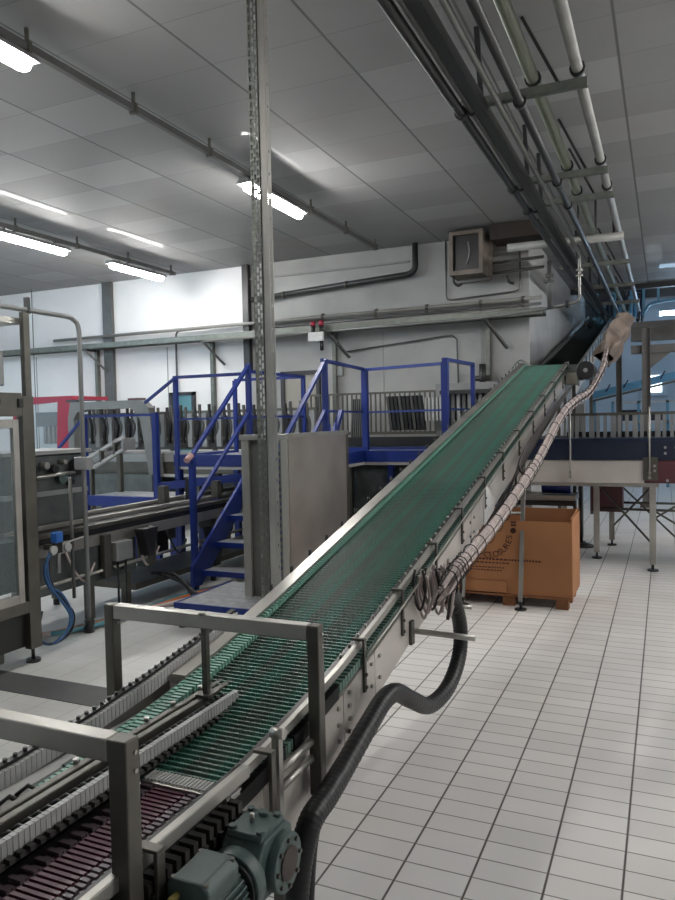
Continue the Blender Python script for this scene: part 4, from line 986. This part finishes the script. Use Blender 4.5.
tag(MB().tube([V((-2.93, 10.56, CZ)), V((-2.93, 10.56, 3.45))] + smooth([(-2.92, 10.56, 3.40), (-2.86, 10.56, 3.38)], 3) + [V((-1.95, 10.56, 3.42))] + smooth([(-1.88, 10.56, 3.44), (-1.86, 10.56, 3.52)], 3) + [V((-1.86, 10.56, 4.0))], .012, 8).build('conduit', M['pipe_grey']), 'thin conduit framing the cream air heater on the wall', 'conduit')
tag(MB().box(-2.15, -1.40, 9.95, 10.4, 4.03, 4.24).build('stained_board', M['brown'], None, .01), 'brown stained board under the ceiling right of the air heater', 'board')
for i, (z, m_) in enumerate(((3.95, 'pipe_white'), (3.80, 'pipe_grey'), (3.66, 'pipe_grey'))):
    tag(MB().tube([(-2.2, 10.35, z), (-1.5, 10.35, z+.02)], .022, 8).build('stub_pipe', M[m_]), ['highest short wall pipe right of the air heater', 'middle short wall pipe right of the air heater', 'lowest short wall pipe right of the air heater'][i], 'pipe')
# ------------------------------------------------------------------ overhead pipes
def ohp(x, z, r_, m_, y1, lb, y0=-3):
    t = thing('overhead_pipe', lb, 'pipe', (x, y0, z))
    MB().tube([(x, y0, z), (x, y1, z)], r_, 14).build('pipe', M[m_], t)
    b = MB()
    for y in (4.95, 6.77, 7.55): b.cyl((x, y-.02, z), (x, y+.02, z), r_+.013, 12)
    build_each(b, 'clip', M['pipe_dark'], t)
ohp(-1.25, 3.70, .032, 'pipe_dark', 16, 'leftmost dark overhead pipe above the green conveyor')
ohp(-1.175, 3.70, .020, 'pipe_grey', 16, 'slim grey overhead pipe right beside the leftmost dark one')
ohp(-.86, 3.70, .030, 'pipe_dark', 16, 'dark overhead pipe right of the bright slim one')
ohp(-.775, 3.83, .040, 'pipe_green', 17, 'thick pale green overhead pipe resting on the brackets')
ohp(-.50, 3.84, .036, 'pipe_white', 17, 'rightmost overhead pipe, thick and white')
du = MB().box(-1.14, -1.07, -3, 16, 3.66, 3.70).box(-1.14, -1.13, -3, 16, 3.70, 3.735).box(-1.08, -1.07, -3, 16, 3.70, 3.735)
tag(du.build('overhead_tray', M['pipe_dark']), 'dark overhead cable channel left of the bright slim pipe', 'cable tray')
bpipe = thing('bent_pipe', 'bright slim overhead pipe that turns down near the wall', 'pipe', (-1.0, 9.8, 3.1))
MB().tube([V((-.985, -3, 3.69)), V((-.985, 9.65, 3.69))] + smooth([(-.985, 9.72, 3.68), (-.985, 9.79, 3.64), (-.985, 9.80, 3.56)], 4) + [V((-.985, 9.80, 3.20))] + smooth([(-.985, 9.80, 3.15), (-1.01, 9.80, 3.10), (-1.07, 9.81, 3.08)], 4) + [V((-1.45, 10.0, 3.06)), V((-2.4, 10.2, 3.03)), V((-7.0, 10.2, 3.0))], .020, 12).build('pipe', mat('satin_pipe', (.2,.2,.19), .35, .5, .1, 5), bpipe)
MB().cyl((-.985, 9.8, 3.47), (-.985, 9.8, 3.50), .045, 12).cyl((-.985, 9.8, 3.40), (-.985, 9.8, 3.43), .045, 12).build('flange', M['steel'], bpipe)
MB().cyl((-1.12, 9.83, 3.078), (-1.15, 9.84, 3.078), .05, 12).build('flange', M['pipe_dark'], bpipe)
tag(MB().tube([(-1.37, 9.9, 3.05), (-1.37, 9.9, 3.66)], .028, 12).cyl((-1.37, 9.9, 3.45), (-1.37, 9.9, 3.49), .06, 12).cyl((-1.37, 9.9, 3.38), (-1.37, 9.9, 3.41), .06, 12).build('drop_pipe', M['pipe_grey']), 'short vertical pipe with flanges left of the bright bent pipe', 'pipe')
for i, (y, lb) in enumerate(((4.955, 'nearest pipe bracket hanging from the ceiling'), (6.77, 'second nearest pipe bracket hanging from the ceiling'), (7.55, 'third pipe bracket, close behind the second'), (10.9, 'fifth pipe bracket, beyond the white crossbar'), (12.8, 'sixth pipe bracket, near the hall opening'), (14.8, 'furthest pipe bracket, at the hall opening'))):
    t = thing('pipe_bracket', lb, 'bracket', (-.85, y, 3.77), 'ceiling brackets carrying the overhead pipes')
    MB().box(-1.36 if i > 2 else -1.25, -.44, y-.025, y+.025, 3.72, 3.775).build('crossbar', M['galv'], t)
    MB().bar((-.61, y, 3.76), (-.845, y+.03, CZ), .05, .02).build('strut', M['pipe_dark'], t)
    MB().bar((-1.115, y, 3.76), (-1.14, y, CZ), .035, .02).build('strut', M['pipe_dark'], t)
t = thing('white_crossbar', 'thick pale round crossbar under the overhead pipes by the wall', 'crossbar', (-1.1, 9.35, 3.75))
MB().cyl((-1.78, 9.25, 3.74), (-.44, 9.38, 3.76), .05, 14).build('bar', M['pipe_white'], t)
for x in (-.55, -.75, -.95): MB().cyl((x, 9.35, 3.78), (x, 9.35, CZ), .014, 8).build('hanger_rod', M['pipe_dark'], t)
# bluish pipe clutter at the hall opening
for i in range(7):
    x = -1.45 + i*.16
    tag(MB().tube(smooth([(x, 15.6, 3.5+.08*(i%3)), (x+.03, 16.8, 3.55+.05*(i%2)), (x+.05, 17.6, 3.9), (x+.05, 17.8, 4.6)], 5), .035, 8).cyl((x+.02, 16.3, 3.45), (x+.02, 16.3, 3.75), .02, 8).build('riser_pipe', M['blue_light'] if i%2 else M['pipe_dark']),
        'one of the bunched riser pipes at the end of the dark upper conveyor', 'pipe', 'riser pipes at the hall opening')
# ------------------------------------------------------------------ hall beyond
for x, y, z1, lb in ((-.30, 14.0, 3.15, 'grey steel column behind the dark table, right of the two'), (-.78, 14.6, 3.0, 'thinner grey steel column behind the dark table, left of the two')):
    w_ = .07 if x > -.5 else .05
    t = thing('steel_column', lb, 'column', (x, y, 0))
    MB().box(x-w_, x+w_, y-.012, y+.012, 0, z1).box(x-w_, x-w_+.012, y-.07, y+.07, 0, z1).box(x+w_-.012, x+w_, y-.07, y+.07, 0, z1).build('shaft', M['concrete'], t)
    MB().box(x-w_-.04, x+w_+.04, y-.1, y+.1, 0, .02).build('base_plate', M['steel_dark'], t)
bm1 = MB().box(-.62, 3, 15.8, 16.0, 3.10, 3.24).box(-.62, 3, 15.85, 15.95, 3.24, 3.36).box(-.62, 3, 15.8, 16.0, 3.36, 3.48)
tag(bm1.build('steel_beam', M['concrete']), 'upper pale steel beam across the hall opening', 'beam')
tag(MB().box(-.55, 3, 14.0, 14.2, 2.72, 2.86).prism([(-.24,2.45),(-.24,2.72),(.1,2.72)], 'y', 14.05, 14.12).build('steel_beam', M['concrete']), 'lower grey beam resting on the right hand column', 'beam')
t = thing('blue_gangway', 'light blue ribbed gangway sloping across the hall beyond', 'gangway', (-.5, 19, 2.2))
MB().bar((-1.65, 19, 2.12), (1.6, 19, 2.85), .5, .16).build('deck', M['blue_light'], t)
MB().bar((-1.65, 18.72, 1.98), (1.6, 18.72, 2.70), .04, .05).build('edge', M['steel_dark'], t)
for k in range(1, 10): MB().bar((-2.1+.4*k, 18.72, 2.02+.089*k), (-2.0+.4*k, 18.72, 2.2+.089*k), .02, .03).build('rib', M['darkblue'], t)
for x in (-1.6, 1.2): MB().box(x-.05, x+.05, 18.9, 19.0, 0, 2.0).build('leg', M['blue_light'], t)
t = thing('blue_railing', 'light blue pipe railing high in the hall beyond', 'railing', (.2, 16.6, 3.7))
MB().tube(smooth([(-.42, 16.6, 3.70), (-.30, 16.6, 3.90), (-.15, 16.6, 3.95), (.1, 16.6, 3.97), (3, 16.6, 4.0)], 4), .03, 8).build('lower_rail', M['blue_light'], t)
MB().tube([(-.40, 16.6, 4.42), (3, 16.6, 4.30)], .018, 8).build('upper_rail', M['blue_light'], t)
for x in (-.40, -.12, .5): MB().box(x-.025, x+.025, 16.57, 16.62, 3.7 if x < -.3 else 3.93, 4.55).build('post', M['blue_light'], t)
MB().box(-.58, -.28, 16.5, 16.8, 4.35, 4.52).build('junction_block', M['blue_light'], t)
tag(MB().box(-1.6, 3, 17.6, 17.9, 4.2, 4.9).build('added_dark_box', M['pipe_dark']), 'dark box added to darken the hall above the light blue railing', 'duct')  # box added to make the upper part of the hall dark
for (x, y, lb) in ((-.10, 17.0, 'bright lamp at the right edge under the blue railing'),):
    t = thing('hall_lamp', lb, 'lamp', (x, y, 3.76))
    MB().box(x, x+1.2, y-.05, y+.05, 3.72, 3.80).build('diffuser', M['lamp_blue'], t); MB().box(x, x+1.2, y-.06, y+.06, 3.80, 3.83).build('housing', M['light_grey'], t)
for x, y in ((-3.5, 21), (1.8, 20), (-1, 22.5), (2.5, 17.5), (-1.5, 18.2)):  # unseen lamps added to fill the hall with blue light
    t = thing('hall_lamp', 'added cool ceiling lamp lighting the hall beyond, out of view', 'lamp', (x, y, 5.6), 'added cool lamps of the hall beyond')
    MB().box(x-.6, x+.6, y-.1, y+.1, 5.56, 5.64).build('diffuser', M['lamp_blue'], t); MB().box(x-.6, x+.6, y-.12, y+.12, 5.64, 5.68).build('housing', M['light_grey'], t)
t = struct(MB().box(-.62, .10, 21.9, 22.0, 2.15, 2.80).build('window_2', M['far_blue']))
MB().box(-.46, -.08, 21.88, 21.90, 2.24, 2.70).build('pane', M['sky_pane'], t)
tag(MB().box(-1.76, -.55, 18.8, 19.0, 3.95, 6.2).build('dark_backdrop', M['pipe_dark']), 'dark backdrop added to darken the hall above the end of the upper conveyor', 'backdrop')  # dark box added behind the conveyor end to darken that area
for i in range(6):
    x = -1.35 + i*.17
    tag(MB().tube([(x, 17.2+.1*(i%3), 3.75), (x+.12*(i%2), 17.3, 4.7)], .03+.01*(i%2), 8).box(x-.05, x+.06, 17.1, 17.16, 4.0+.13*(i%3), 4.06+.13*(i%3)).build('blue_riser', M['blue_light'] if i%2==0 else M['darkblue']), 'blue lit riser pipe among the clutter above the upper conveyor end', 'pipe', 'blue lit risers above the upper conveyor')
# wall carrying that window, and racks in front
struct(MB().box(-4, 4.9, 22.0, 22.1, 0, 4.5).build('wall_hall', M['far_blue']))
t = thing('blue_rack', 'light blue storage rack in the hall beyond', 'rack', (-.4, 18, 0))
for x in (-1.1, -.55, .05, .6): MB().box(x-.03, x+.03, 17.9, 17.96, 0, 1.95).build('upright', M['blue_light'], t)
for z in (.9, 1.45, 1.9): MB().box(-1.1, .6, 17.9, 18.3, z, z+.05).build('shelf', M['white_pl'], t)
MB().box(-.9, -.5, 17.95, 18.2, 1.50, 1.75).box(-.3, 0, 17.95, 18.2, 1.5, 1.7).build('bins', M['darkblue'], t)
MB().bar((.05, 17.9, 1.0), (.6, 17.9, 1.85), .03, .03).build('diagonal', M['white_pl'], t)
# ------------------------------------------------------------------ world, view
w = bpy.data.worlds.new('world'); scn.world = w; w.use_nodes = True
w.node_tree.nodes['Background'].inputs[0].default_value = (.6,.65,.7,1); w.node_tree.nodes['Background'].inputs[1].default_value = .3
vs = scn.view_settings; vs.view_transform = 'Standard'; vs.look = 'None'; vs.gamma = 1; vs.use_curve_mapping = False; vs.exposure = 1.95
